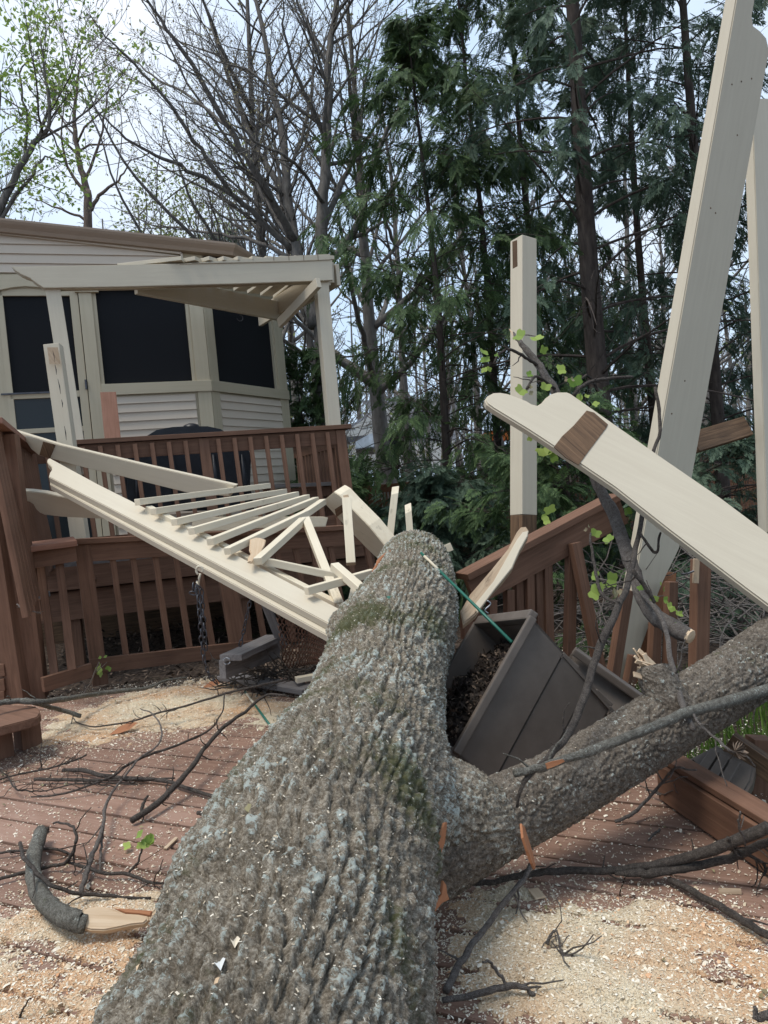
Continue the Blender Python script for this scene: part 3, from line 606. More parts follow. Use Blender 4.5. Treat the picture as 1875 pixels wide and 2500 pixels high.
# ================================================================== FALLEN PERGOLA PIECES (left of the trunk)
def member(name, label, cat, a, b, w=.04, t=.04, mat='paint_worn', side=None, group=None, point=0, bev=.003):
    A, B = P(*a), P(*b); v = unit(B-A); sd = np.cross(v, (A+B)/2-CAM) if side is None else side
    return tag(stick(name, A, B, w, t, sd, M[mat], None, bev, point), label, cat, group)
def fallen_left():
    g = 'fallen beams and joists'
    pl = Plane.three((119, 1164, 4.7), (805, 1524, 3.35), (118, 1122, 4.93))
    o = plate('fallen_beam', [(119, 1164), (122, 1153), (127, 1146), (126, 1140), (119, 1133), (115, 1127), (116, 1121), (122, 1118), (240, 1182), (400, 1262), (600, 1366), (850, 1497), (880, 1560), (815, 1560), (805, 1524), (600, 1414), (400, 1309), (240, 1226)], pl, .04, M['paint'], xdir=11)
    tag(o, 'long white-lit fallen beam with scrolled end, sloping down onto the trunk', 'beam', g)
    pl2 = Plane(pl.p-UP*.045, pl.n)
    o2 = plate('fallen_beam', [(122, 1182), (123, 1168), (400, 1318), (800, 1530), (870, 1565), (850, 1590), (796, 1549), (600, 1442), (400, 1334)], pl2, .04, M['paint'], xdir=4); tag(o2, 'second beam doubled tight beneath the white-lit scrolled beam', 'beam', g)
    for k, (p, tk, lab, mt, thick) in enumerate((
        ([(22, 1048), (60, 1060), (145, 1086), (360, 1137), (575, 1185), (560, 1212), (453, 1202), (300, 1164), (190, 1138), (125, 1120), (95, 1112), (76, 1097), (66, 1082), (58, 1073), (38, 1066)], ((60, 1080, 5.3), (500, 1190, 5.0), (60, 1110, 5.33)), 'fallen joist with scrolled tip and dark bare patch, passing behind the broken stub post', 'paint', .04),
        ([(45, 1199), (75, 1200), (110, 1204), (160, 1215), (290, 1232), (300, 1270), (268, 1268), (150, 1262), (108, 1257), (96, 1252), (87, 1243), (81, 1231), (72, 1226), (46, 1219)], ((46, 1205, 4.95), (260, 1240, 4.95), (46, 1235, 5.0)), 'fallen joist with scrolled tip poking out low beneath the white-lit beam', 'paint', .04),
        ([(470, 1262), (790, 1261), (801, 1264), (795, 1286), (640, 1290), (468, 1300)], ((470, 1270, 5.3), (800, 1270, 5.5), (470, 1295, 5.3)), 'grey-beige joist lying crosswise under the fan of slats', 'paint_worn', .04),
        ([(788, 1224), (815, 1201), (828, 1209), (850, 1233), (900, 1284), (950, 1345), (930, 1372), (893, 1337), (835, 1276)], ((800, 1224, 4.9), (940, 1350, 4.6), (835, 1276, 4.9)), 'thick fallen joist leaning down to the trunk with a weathered top edge', 'paint_worn', .09))):
        o = plate('fallen_joist', p, Plane.three(*tk), thick, M[mt]); tag(o, lab, 'joist', g)
        if k == 0: q = plate('bare_patch', [(106, 1078), (136, 1086), (122, 1120), (97, 1110)], Plane.three(*tk), .004, M['rawdark'], o, 0, proud=.003); 
        if k == 3: plate('bare_patch', [(818, 1243), (835, 1232), (838, 1250), (822, 1262)], Plane.three(*tk), .004, M['rawdark'], o, 0, proud=.003)
    s = 'broken pergola slats'
    S = [((335, 1226, 4.25), (655, 1186, 5.3), 'topmost slat of the fan, longest and farthest back'), ((374, 1249, 4.17), (695, 1200, 5.2), 'second slat down from the top of the fan'),
         ((425, 1275, 4.07), (724, 1207, 5.1), 'third slat down from the top of the fan'), ((467, 1297, 3.98), (750, 1214, 5.0), 'fourth slat of the fan, counted down from the top'),
         ((513, 1323, 3.9), (772, 1220, 4.9), 'fifth slat of the fan, just above the bent one'), ((555, 1346, 3.82), (750, 1252, 4.5), 'bent slat at the lower edge of the fan, its longer straight half'),
         ((748, 1253, 4.5), (789, 1225, 4.75), 'short kinked outer half of the bent slat'), ((629, 1371, 3.72), (741, 1270, 4.3), 'short slat rising from the orange bark chip'),
         ((746, 1268, 4.3), (828, 1478, 3.6), 'slat standing steeply across the railing balusters'), ((627, 1366, 3.8), (848, 1412, 3.8), 'nearly level slat running right from the orange bark chip'),
         ((748, 1443, 3.5), (910, 1398, 3.7), 'slat sloping up into the left flank of the trunk'), ((816, 1382, 3.68), (897, 1452, 3.45), 'short splintered slat lying over the level one'),
         ((872, 1425, 3.8), (857, 1492, 3.55), 'stub of slat wedged below the crossing near the trunk'), ((362, 1242, 4.3), (838, 1486, 3.6), 'long batten under the fan, parallel to the white-lit beam')]
    for i, (a, b, lab) in enumerate(S):
        o = member('pergola_batten', lab, 'slat', a, b, .044, .036, group=s, side=np.cross(P(*b)-P(*a), UP))
    o = member('pergola_batten', 'upright broken slat with a splintered orange top, left of the trunk', 'slat', (857, 1377, 4.3), (846, 1218, 4.5), .052, .04, group=s)
    stick('splinter', P(846, 1220, 4.5), P(844, 1208, 4.5), .03, .02, (1, 0, 0), M['fresh'], o)
    member('pergola_batten', 'tall pointed slat sticking up behind the trunk end', 'slat', (949, 1335, 5.4), (964, 1204, 5.5), .05, .04, group=s, point=.05)
    member('pergola_batten', 'shorter pointed slat sticking up behind the trunk end', 'slat', (1003, 1330, 5.3), (997, 1248, 5.35), .046, .04, group=s, point=.05)
    member('pergola_batten', 'slat end poking out to the right of the trunk top', 'slat', (1060, 1352, 4.7), (1103, 1334, 4.7), .05, .036, group=s)
    # broken stub post in front of the porch door
    t = thing('stub_post', 'beige post snapped off below the pergola beam, bare wood at its top', 'post', P(197, 1318, 5.35))
    A, B = P(199, 1335, 5.35), P(130, 843, 5.35); L = B-A; stick('shaft', A, B, .105, .105, (1, .12, 0), M['paint'], t)
    pl = Plane(A+np.array([0, -.056, 0]), (.12, -1, 0)); plate('bare_patch', [(115, 848), (141, 848), (147, 888), (121, 889)], pl, .003, M['rawlight'], t, 0, proud=.001)
    a = Acc()
    for (x0, y0, x1, y1) in ((128, 852, 134, 885), (134, 890, 138, 915), (141, 925, 148, 962), (150, 975, 153, 995), (157, 1040, 162, 1075), (165, 1110, 168, 1132)):
        a = Acc(); a.tube([pl.hit(x0, y0), pl.hit((x0+x1)/2+1, (y0+y1)/2), pl.hit(x1, y1)], [.001, .0035, .001], 4); a.build('crack', M['cover'], t)
    # torn piece of orange bark on the slats
    o = plate('bark_chip', [(611, 1316), (624, 1312), (636, 1313), (650, 1318), (647, 1330), (641, 1341), (638, 1351), (628, 1356), (616, 1372), (605, 1370), (607, 1360), (613, 1350), (609, 1341)], Plane.three((610, 1316, 3.95), (648, 1318, 4.0), (610, 1372, 3.7)), .012, M['fresh']); tag(o, 'torn orange-pink chip of inner bark lying on the slats', 'bark chip')
fallen_left()
def chains():
    def chain(name, lab, pts, pitch=.034, wire=.0036, grp=None):
        pts = np.array([P(*p) for p in pts]); seg = np.linalg.norm(np.diff(pts, axis=0), axis=1); cum = np.concatenate([[0], np.cumsum(seg)])
        a = Acc(); n = int(cum[-1]/pitch); th = np.linspace(0, 2*math.pi, 11)
        for i in range(n):
            c = np.array([np.interp((i+.5)*pitch, cum, pts[:, k]) for k in range(3)]); c2 = np.array([np.interp((i+.9)*pitch, cum, pts[:, k]) for k in range(3)])
            d = unit(c2-c+1e-6); s_ = unit(np.cross(d, [math.cos(i*1.4), math.sin(i*1.4), .3])); a.tube([c+d*math.cos(x)*.021+s_*math.sin(x)*.010 for x in th], wire, 5)
        o = a.build(name, M['darkmetal'], None, True, origin=pts[0]); o['kind'] = 'thing'; tag(o, lab, 'chain', grp); return o
    o = chain('swing_chain', 'steel chain hanging on the eye hook beneath the scrolled beam', [(481, 1420, 3.75), (484, 1460, 3.75), (489, 1520, 3.75), (492, 1570, 3.78), (500, 1620, 3.8), (512, 1652, 3.85), (530, 1668, 3.9)], grp='porch swing chains')
    a = Acc(); th = np.linspace(-.6, 4.2, 14); c = P(487, 1393, 3.72); a.tube([c+np.array([.016*math.cos(x), 0, .02*math.sin(x)]) for x in th], .006, 6); a.tube([P(489, 1400, 3.72), P(486, 1412, 3.72), P(485, 1428, 3.72), P(480, 1420, 3.72)], .006, 6); a.build('eye_hook', M['paint'], o, True)
    chain('swing_chain', 'steel chain looped double beside the hook chain', [(472, 1424, 3.78), (471, 1448, 3.78), (478, 1450, 3.78), (480, 1430, 3.78), (492, 1440, 3.8), (496, 1500, 3.8), (501, 1560, 3.8), (504, 1600, 3.82)], grp='porch swing chains')
    chain('swing_chain', 'thin chain slanting down to the grey swing arm', [(613, 1455, 4.25), (606, 1490, 4.25), (600, 1515, 4.25), (593, 1550, 4.3), (586, 1578, 4.3)], grp='porch swing chains')
chains()
def swing():
    t = thing('porch_swing', 'grey weathered porch swing lying broken beside the trunk', 'swing', G(600, 1655))
    A, B = P(563, 1606, 4.15), P(673, 1556, 4.75); stick('armrest', A, B, .13, .035, (.8, -.5, 0), M['greywood'], t)
    stick('side_rail', A-UP*.06-np.array([.05, 0, 0]), B-UP*.075, .10, .04, UP, M['greywood'], t)
    stick('back_slat', P(645, 1465, 4.55), P(692, 1582, 4.65), .05, .03, (1, 0, 0), M['greywood'], t)
    stick('seat_slat', G(544, 1650, .06), G(752, 1684, .05), .09, .03, (0, 1, .1), M['greywood'], t)
    a = Acc(); c = P(554, 1614, 4.1); th = np.linspace(0, 6, 12); a.tube([c+np.array([.018*math.cos(x), 0, .018*math.sin(x)]) for x in th], .004, 5); a.build('eye_bolt', M['metal'], t, True)
    o = stick('painted_scrap', G(722, 1660, .1), G(790, 1648, .1), .05, .03, (0, 1, 0), M['paint_worn']); tag(o, 'short pale painted scrap of slat lying on the swing by the trunk', 'slat')
    # woven rusty seat back
    pl = Plane.three((680, 1480, 4.45), (800, 1560, 4.1), (700, 1600, 4.5)); a = Acc(); q = [pl.hit(x, y) for x, y in ((668, 1470), (812, 1545), (780, 1620), (690, 1640))]
    W_ = lambda s, t_: lin(lin(q[0], q[1], s), lin(q[3], q[2], s), t_)+pl.n*.05*math.sin(math.pi*s)
    n = 17
    for i in range(-n, n):
        for sg in (1, -1):
            pts = []
            for j in range(19):
                tt = j/18; ss = i/n+tt*.55 if sg > 0 else i/n+1-tt*.55
                ss = ss+.006*math.sin(j*3.1415)
                if 0 <= ss <= 1: pts.append(W_(ss, tt)+pl.n*.004*(-1)**j*sg)
            if len(pts) > 2: a.tube(pts, .0036, 4)
    o = a.build('woven_panel', M['ironbrown'], None, True, origin=q[3]); tag(o, 'rusty brown woven lattice panel crushed against the left side of the trunk', 'woven panel')
swing()

# ================================================================== RIGHT SIDE: posts, leaning beams, broken rail
def right_side():
    t = thing('square_post', 'upright beige square post right of centre with dark rotten base', 'post', P(1278, 1320, 5.2))
    A, B = P(1278, 1258, 5.2), P(1278, 586, 5.35); s = (math.cos(R(-28)), math.sin(R(-28)), 0)
    s = (math.cos(R(30)), math.sin(R(30)), 0); stick('shaft', A, B, .128, .128, s, M['paint'], t, .004)
    stick('rotten_base', P(1278, 1330, 5.2), P(1278, 1257, 5.2), .126, .126, s, M['rawdark'], t); 
    f_ = Plane(A+np.array([-.128/2*math.cos(R(30)), -.128/2*math.sin(R(30)), 0])-np.array([0, 0, 0]), (math.cos(R(30)), math.sin(R(30)), 0))
    plate('bare_patch', [(1251, 590), (1262, 586), (1263, 650), (1252, 656)], f_, .003, M['rawdark'], t, 0, proud=.001)
    # leaning vertical beam with a scrolled head
    pl = Plane.three((1700, 600, 4.1), (1560, 1400, 4.15), (1800, 620, 4.22))
    o = plate('leaning_beam', [(1804, -40), (1845, -45), (1843, 5), (1837, 40), (1840, 62), (1856, 74), (1872, 92), (1879, 125), (1659, 1340), (1620, 1420), (1600, 1470), (1585, 1530), (1560, 1600), (1535, 1660), (1508, 1656)], pl, .085, M['paint'], xdir=14, bev=.006)
    tag(o, 'tall beige beam leaning almost upright with scrolled head, snapped off at the foot', 'beam', 'leaning beams')
    for x, y in ((1787, 206), (1810, 199), (1835, 192), (1747, 520), (1735, 508), (1800, 330), (1640, 1010), (1672, 930)):
        c = pl.hit(x, y); nn = pl.n*np.sign(pl.n@(CAM-pl.p)); a = Acc(); a.tube([c-nn*.004, c+nn*.0006], [.0055, .005], 7); a.build('nail_hole', M['rawdark'], o)
    o2 = plate('leaning_beam', [(1836, 240), (1940, 240), (1940, 1300), (1874, 1300)], Plane.three((1860, 500, 4.5), (1865, 1200, 4.4), (1910, 500, 4.6)), .06, M['paint']); tag(o2, 'beige beam at the right picture edge, half hidden by the tall leaning one', 'beam', 'leaning beams')
    pw = Plane(pl.p-pl.n*0, pl.n); m_ = plate('split_wood', [(1600, 1470), (1618, 1428), (1655, 1400), (1654, 1418), (1630, 1470), (1610, 1540), (1578, 1610), (1560, 1668), (1530, 1690), (1515, 1660), (1560, 1600), (1585, 1530)], pw, .06, M['split'], o, .002, proud=-.01)
    # the big diagonal beam across the right
    pl = Plane.three((1200, 985, 2.95), (1860, 1430, 2.62), (1400, 960, 2.98))
    top = [(1183, 976), (1190, 966), (1205, 958), (1222, 957), (1240, 960), (1262, 968), (1285, 977), (1298, 985), (1312, 989), (1322, 983), (1332, 971), (1345, 961), (1362, 956), (1385, 956), (1394, 960)]
    o = plate('fallen_beam', top+[(1480, 1020), (1600, 1104), (1760, 1214), (1875, 1300), (1960, 1362), (1960, 1545), (1875, 1478), (1820, 1437), (1640, 1300), (1500, 1190), (1400, 1122), (1290, 1050), (1205, 998), (1188, 986)], pl, .04, M['paint'], xdir=19, bev=.006)
    tag(o, 'big beige beam with ogee scrolled end slanting across the right, bare wood patch on it', 'beam', 'fallen beams and joists')
    plate('bare_patch', [(1432, 1003), (1450, 1008), (1484, 1037), (1480, 1045), (1440, 1098), (1412, 1136), (1380, 1117), (1352, 1092), (1372, 1066), (1400, 1040)], pl, .004, M['rawdark'], o, 0, proud=.0025, xdir=3)
    # broken guard rail rising behind the planter
    g = thing('broken_guard_rail', 'broken brown guard rail tilted up behind the planter, balusters splayed', 'railing', P(1350, 1560, 4.2))
    c0, c1 = P(1128, 1408, 3.95), P(1500, 1212, 4.35); d = unit(c1-c0); n = unit(np.cross(d, UP)); upn = unit(np.cross(n, d)*1.0); upn = upn if upn[2] > 0 else -upn
    stick('cap', c0+upn*.0, c1, .036, .13, upn, M['stain'], g); stick('top_board', c0-upn*.09+n*.02, c1-upn*.09+n*.02, .15, .036, upn, M['stain'], g)
    for (x0, y0, x1, y1, dd, w_) in ((1138, 1490, 1140, 1560, 3.95, .05), (1165, 1470, 1160, 1560, 4.0, .045), (1200, 1465, 1200, 1560, 4.0, .045), (1242, 1440, 1243, 1560, 4.05, .045), (1263, 1395, 1268, 1560, 4.1, .045), (1290, 1380, 1293, 1580, 4.1, .045), (1312, 1370, 1318, 1570, 4.15, .05), (1333, 1350, 1340, 1620, 4.15, .05), (1395, 1340, 1388, 1660, 4.2, .055), (1402, 1325, 1465, 1640, 4.15, .058), (1530, 1440, 1490, 1690, 4.0, .06), (1548, 1600, 1525, 1720, 4.1, .055), (1600, 1520, 1590, 1720, 4.15, .06), (1638, 1420, 1632, 1720, 4.15, .062)):
        stick('baluster', P(x1, y1, dd), P(x0, y0, dd), w_, .045, d, M['stain'], g)
    p = thing('railing_post', 'brown railing post with a torn pale block at its top, behind the thick limb', 'post', P(1707, 1660, 3.9))
    stick('shaft', P(1704, 1680, 3.9), P(1711, 1366, 3.9), .074, .07, (1, .2, 0), M['stain'], p); stick('torn_block', P(1698, 1424, 3.84), P(1700, 1364, 3.84), .028, .02, (1, 0, 0), M['rawlight'], p)
    a = Acc(); a.tube([P(1665, 1402, 3.85), P(1680, 1400, 3.82), P(1694, 1394, 3.82)], .005, 5); a.build('bent_bolt', M['darkmetal'], p)
    # splintered scrolled joist leaning on that rail
    pl = Plane.three((1140, 1480, 3.55), (1280, 1300, 3.75), (1180, 1500, 3.52))
    o = plate('fallen_joist', [(1124, 1492), (1148, 1450), (1200, 1390), (1240, 1340), (1262, 1298), (1272, 1286), (1284, 1285), (1290, 1294), (1289, 1308), (1280, 1325), (1268, 1345), (1258, 1366), (1250, 1386), (1225, 1418), (1190, 1455), (1160, 1500), (1130, 1525)], pl, .05, M['rawlight'], xdir=6, bev=.006); tag(o, 'splintered joist end with rounded tip leaning on the broken guard rail', 'joist', 'fallen beams and joists')
    plate('painted_edge', [(1232, 1372), (1262, 1318), (1276, 1300), (1290, 1297), (1288, 1310), (1268, 1346), (1250, 1388), (1208, 1440), (1165, 1497), (1158, 1478), (1205, 1420)], pl, .01, M['paint'], o, .003, proud=.006)
    o = stick('plank_stub', P(1690, 1082, 4.35), P(1822, 1042, 4.5), .12, .045, (0, .4, 1), M['rawdark']); tag(o, 'short dark bare plank jutting out right behind the tall leaning beam', 'plank')
    # bottom rail along the right deck edge
    r_ = thing('bottom_rail', 'reddish brown rail lying along the right edge of the deck', 'rail', G(1700, 1950)); A, B = G(1618, 1905, .07), G(1990, 2150, .07)
    stick('board', A, B, .12, .04, UP, M['stain'], r_); stick('top_plate', A+UP*.075+np.array([.03, 0, 0]), B+UP*.075+np.array([.03, 0, 0]), .075, .02, (1, .3, 0), M['stain'], r_)
    q = thing('edge_post', 'brown post end and rail at the lower right edge, beside the grass', 'post', P(1840, 1950, 2.6)); stick('shaft', P(1848, 2010, 2.62), P(1856, 1800, 2.62), .07, .07, (1, 0, 0), M['stain'], q); stick('rail', P(1780, 1810, 2.55), P(1910, 1900, 2.45), .07, .036, UP, M['rawdark'], q)
right_side()
def planter():
    t = thing('planter_box', 'large dark brown plastic planter tipped over with soil spilling toward the trunk', 'planter', P(1320, 1900, 2.75))
    c0, c1, k0, cb = P(1293, 1502, 2.72), P(1105, 1833, 2.55), P(1215, 1422, 3.22), P(1552, 1755, 2.80)
    e = c1-c0; gd = k0-c0; o = c0-cb
    print('planter dims', np.linalg.norm(e), np.linalg.norm(gd), np.linalg.norm(o))
    eh, oh = unit(e), unit(o); gh = unit(gd-eh*(gd@eh)-oh*(gd@oh)); gl = gd@gh; D = np.linalg.norm(o)
    X = lambda u, v, h: c0+e*u+gh*gl*v-oh*h           # u along rim, v away, h below rim
    def panel(name, quad, th, inward, grooves=0, par=t):
        # quad corners: rim a, rim b, base b, base a ; stepped grooves run along the rim
        a = Acc(); a_, b_, bb, ba = quad; prof = [0]
        steps = [(0, 0), (.33, 0), (.338, .016), (.346, .004), (.60, .006), (.608, .022), (.616, .010), (.82, .012), (.828, .028), (.836, .016), (1, .018)]
        V = []; 
        for s, dep in steps: V += [lin(a_, ba, s)+inward*dep, lin(b_, bb, s)+inward*dep]
        for s, dep in steps[::-1]: V += [lin(a_, ba, s)+inward*(dep+th), lin(b_, bb, s)+inward*(dep+th)]
        n = len(steps)*2; Q = [[2*i, 2*i+1, (2*i+3) % (2*n), (2*i+2) % (2*n)] for i in range(n)]
        Q += [[2*i, 2*(i+1), 2*(n-2-i), 2*(n-1-i)] for i in range(n//2-1)]+[[2*i+1, 2*(n-1-i)+1, 2*(n-2-i)+1, 2*(i+1)+1] for i in range(n//2-1)]
        a.add(V, Q); return a.build(name, M['plastic'], par)
    tp = .045
    q = lambda u, v: (X(u, v, 0), X(tp+(1-2*tp)*u, tp+(1-2*tp)*v, D))
    r00, b00 = q(0, 0); r10, b10 = q(1, 0); r01, b01 = q(0, 1); r11, b11 = q(1, 1)
    panel('front_side', (r00, r10, b10, b00), .008, gh); panel('back_side', (r01, r11, b11, b01), .008, -gh)
    panel('upper_side', (r00, r01, b01, b00), .008, eh); panel('lower_side', (r10, r11, b11, b10), .008, -eh)
    a = Acc(); a.add([b00, b10, b11, b01], [[0, 1, 2, 3]]); a.build('base', M['plastic'], t)
    # thick rolled rim
    for n_, (A, B, sd) in enumerate(((r00, r10, gh), (r01, r11, gh), (r00, r01, eh), (r10, r11, eh))):
        off = {0: -gh*.006, 1: gh*.006, 2: -eh*.006, 3: eh*.006}[n_]
        stick('rim', A+off-oh*.012, B+off-oh*.012, *((.022, .03) if n_ < 2 else (.042, .034)), sd, M['plastic'], t, .008)
    for f_ in (.45, .8): stick('handle_lip', lin(r00, b00, f_)+gh*.05-eh*.016, lin(r00, b00, f_)+gh*(gl*.8)-eh*.016, .085, .022, oh, M['plastic'], t, .009)
    # soil, slumped toward the low side
    n = 60; a = Acc(); V = np.zeros((n, n, 3)); uu, vv = np.meshgrid(np.linspace(.03, .97, n), np.linspace(.03, .97, n), indexing='ij')
    nz = fbm(uu*9+3, vv*9+8, 5)+.4*fbm(uu*30, vv*30, 3)
    H = .105-.10*uu+.02*vv-.12*(nz-.7)
    V = c0+e*uu[..., None]+gh*gl*vv[..., None]-oh*H[..., None]
    i = np.arange(n-1)[:, None]*n+np.arange(n-1)[None]; a.add(V.reshape(-1, 3), np.stack([i, i+1, i+n+1, i+n], -1).reshape(-1, 4)); a.build('soil', M['soil'], t, True)
    a = Acc()
    for j in range(1800):
        u, v = RNG.random(2)*.9+.05; i_, j_ = int(u*(n-1)), int(v*(n-1)); p = V[i_, j_]+oh*.006; s_ = unit(RNG.normal(size=3)); r_ = unit(np.cross(s_, RNG.normal(size=3))); l_ = RNG.uniform(.005, .022); w_ = RNG.uniform(.002, .006)
        a.add([p-s_*l_-r_*w_, p+s_*l_-r_*w_, p+s_*l_+r_*w_, p-s_*l_+r_*w_], [[0, 1, 2, 3]], RNG.random()**5)
    m = a.build('bark_bits', M['litter'], t); m['kind'] = 'stuff'
    a = Acc(); th = np.linspace(0, 1, 16); c = P(1191, 1482, 3.0); a.tube([c+np.array([.012*math.sin(x*6.28), 0, .05*(.5-x)]) for x in th], .003, 6); o = a.build('s_hook', M['metal'], None, True, origin=c); tag(o, 'small silver S-shaped hook hanging on the planter rim', 'hook')
    # second planter behind
    t2 = thing('second_planter', 'second dark planter wedged behind the big one, pale light on its edge', 'planter', P(1530, 1740, 3.2))
    A, B, C_, D_ = P(1478, 1662, 3.2), P(1592, 1722, 3.1), P(1560, 1830, 3.1), P(1420, 1800, 3.2)
    plate('side', [(1398, 1590), (1440, 1610), (1490, 1655), (1590, 1722), (1580, 1800), (1480, 1850), (1400, 1800)], Plane.three((1480, 1660, 3.05), (1590, 1722, 3.0), (1480, 1820, 2.95)), .3, M['plastic'], t2, .012)
    stick('rim', P(1400, 1588, 3.05), P(1592, 1724, 2.98), .03, .05, UP, M['plastic'], t2, .008)
    # planter piece at the right deck edge
    t3 = thing('planter_fragment', 'dark ribbed plastic planter end lying over the rail at the right', 'planter', G(1760, 1930))
    plate('shell', [(1680, 1850), (1750, 1815), (1845, 1870), (1838, 1905), (1812, 1950), (1775, 1935), (1730, 1905)], Plane.three((1700, 1850, 2.55), (1840, 1880, 2.45), (1770, 1935, 2.4)), .05, M['plastic'], t3, .01)
    pl = Plane.three((1700, 1850, 2.55), (1840, 1880, 2.45), (1770, 1935, 2.4)); n_ = pl.n*np.sign(pl.n@(CAM-pl.p))*.006
    for dx in (0, 26, 52): stick('rib', pl.hit(1745+dx, 1838+dx*.5)+n_, pl.hit(1712+dx, 1888+dx*.62)+n_, .03, .016, (1, -.3, 0), M['plastic'], t3, .004)
planter()
def stakes():
    for lab, pts in (('long green garden stake lying from the trunk top down into the planter', ((1028, 1350, 3.45), (1146, 1465, 3.05), (1250, 1568, 2.75))), ('green and white stake lying on the sawdust left of the trunk', ((598, 1688, None), (662, 1774, None)))):
        q = [G(x, y, .03) if d is None else P(x, y, d) for x, y, d in pts]; a = Acc(); a.tube(q, .0062, 7); o = a.build('garden_stake', M['stake'], None, True, origin=q[0]); tag(o, lab, 'stake', 'green garden stakes')
        b = Acc(); b.tube([lin(q[0], q[1], .08), lin(q[0], q[1], .38)], .0066, 7); b.build('pale_tip', M['paint_worn'], o, True)
stakes()

# ================================================================== FALLEN TREE
def spline(pts, n):
    pts = np.asarray(pts, float); m = len(pts); q = np.vstack([2*pts[0]-pts[1], pts, 2*pts[-1]-pts[-2]]); t = np.linspace(0, m-1, n); i = np.minimum(t.astype(int), m-2); f = (t-i)[:, None]
    p0, p1, p2, p3 = q[i], q[i+1], q[i+2], q[i+3]
    return .5*((2*p1)+(-p0+p2)*f+(2*p0-5*p1+4*p2-p3)*f**2+(-p0+3*p1-3*p2+p3)*f**3)
def barktube(ctrl, res, amp, cell, stretch, seed, lumps=(), rough=1.0, furrow=1.0):
    """ctrl: (x,y,z,r). Returns vertices, quads, tone (ridge height 0..1), normals, with bark ridges as real relief."""
    C_ = spline(ctrl, 400); L = np.concatenate([[0], np.cumsum(np.linalg.norm(np.diff(C_[:, :3], axis=0), axis=1))])
    n = int(L[-1]/res)+1; s = np.linspace(0, L[-1], n); C = np.stack([np.interp(s, L, C_[:, k]) for k in range(4)], -1)
    p, r = C[:, :3], C[:, 3]; t = np.gradient(p, axis=0); t /= np.linalg.norm(t, axis=1)[:, None]
    side = np.cross(t, UP); side /= np.linalg.norm(side, axis=1)[:, None]; upv = np.cross(side, t)
    m = int(2*math.pi*r.mean()/res); th = np.linspace(0, 2*math.pi, m, endpoint=False)
    nor = np.cos(th)[None, :, None]*side[:, None]+np.sin(th)[None, :, None]*upv[:, None]
    ncell = max(8, int(2*math.pi*r.mean()/cell)); U = (th/(2*math.pi)*ncell)[None]+np.zeros((n, 1)); Vv = (s/(cell*stretch))[:, None]+np.zeros((1, m))
    wx = (fbm(U*.9+seed, Vv*2.2, 4)-.5)*1.3; wy = (fbm(U*.8+40, Vv*2+seed, 3)-.5)*1.1
    seam = np.minimum(th, 2*math.pi-th)/.25; seam = np.clip(seam, 0, 1)[None]
    f1, ed, idv = worley(U+wx*seam, Vv+wy*seam, ncell)
    ridge = np.clip(ed*2.6, 0, 1)**.5
    wander = (fbm(U*.45+seed*2, Vv*.42+7, 3)-.5)*2.6*seam+(fbm(U*1.7+3, Vv*1.5+seed, 3)-.5)*.9*seam
    tri = np.abs(((U*1.0+wander) % 1)*2-1); tri = np.clip(tri*2.1-.05, 0, 1)**.7          # ridges that run lengthwise, wander and merge
    fine = fbm(U*5.5+9, Vv*13+5, 4)-.5; mid = fbm(U*1.6+70, Vv*3.4+20, 4)-.5; notch = np.clip((fbm(U*2.2+31, Vv*5.5+60, 3)-.44)*7, 0, 1)
    h = amp*(.85*furrow*(tri-.7)*(.7+.3*notch)+(.22 if furrow > .5 else 1.25)*(ridge-.6)+1.2*rough*fine+.42*mid+.15*(idv-.5)-.34*furrow*(1-notch))
    h = h*np.clip(1.0, .5, 1.5)
    rr = r[:, None]*(1+.05*(fbm(np.cos(th)[None]*1.3+5, s[:, None]*1.6+np.sin(th)[None]*1.3+5, 3)-.5))
    pos = p[:, None]+nor*(rr+h)[..., None]
    for (c, rad, push) in lumps:
        d = np.linalg.norm(pos-np.asarray(c), axis=2); pos = pos+nor*(push*np.exp(-(d/rad)**2))[..., None]
    i = np.arange(n-1)[:, None]*m; j = np.arange(m)[None]; k = (j+1) % m
    Q = np.stack([i+j, i+m+j, i+m+k, i+k], -1).reshape(-1, 4)
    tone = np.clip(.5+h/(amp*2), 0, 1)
    return pos.reshape(-1, 3), Q, tone.ravel(), nor.reshape(-1, 3), (n, m)
TRUNK = [P(430, 3150, 1.12), P(676, 2500, 1.275), P(738, 2200, 1.54), P(832, 1960, 1.86), P(904, 1780, 2.3), P(935, 1640, 2.72), P(978, 1530, 3.1), P(1008, 1440, 3.65), P(1012, 1386, 4.2), P(1022, 1396, 4.9), P(1032, 1450, 5.8)]
TR = [.257, .255, .260, .247, .219, .218, .222, .198, .198, .19, .18]
_d = unit((TRUNK[1]-TRUNK[3])*[1, 1, .0]); TRUNK[0] = TRUNK[1]+_d*1.35; TRUNK[0][2] = .25
TRUNK.insert(1, (TRUNK[0]+TRUNK[1])/2); TR.insert(1, .240)
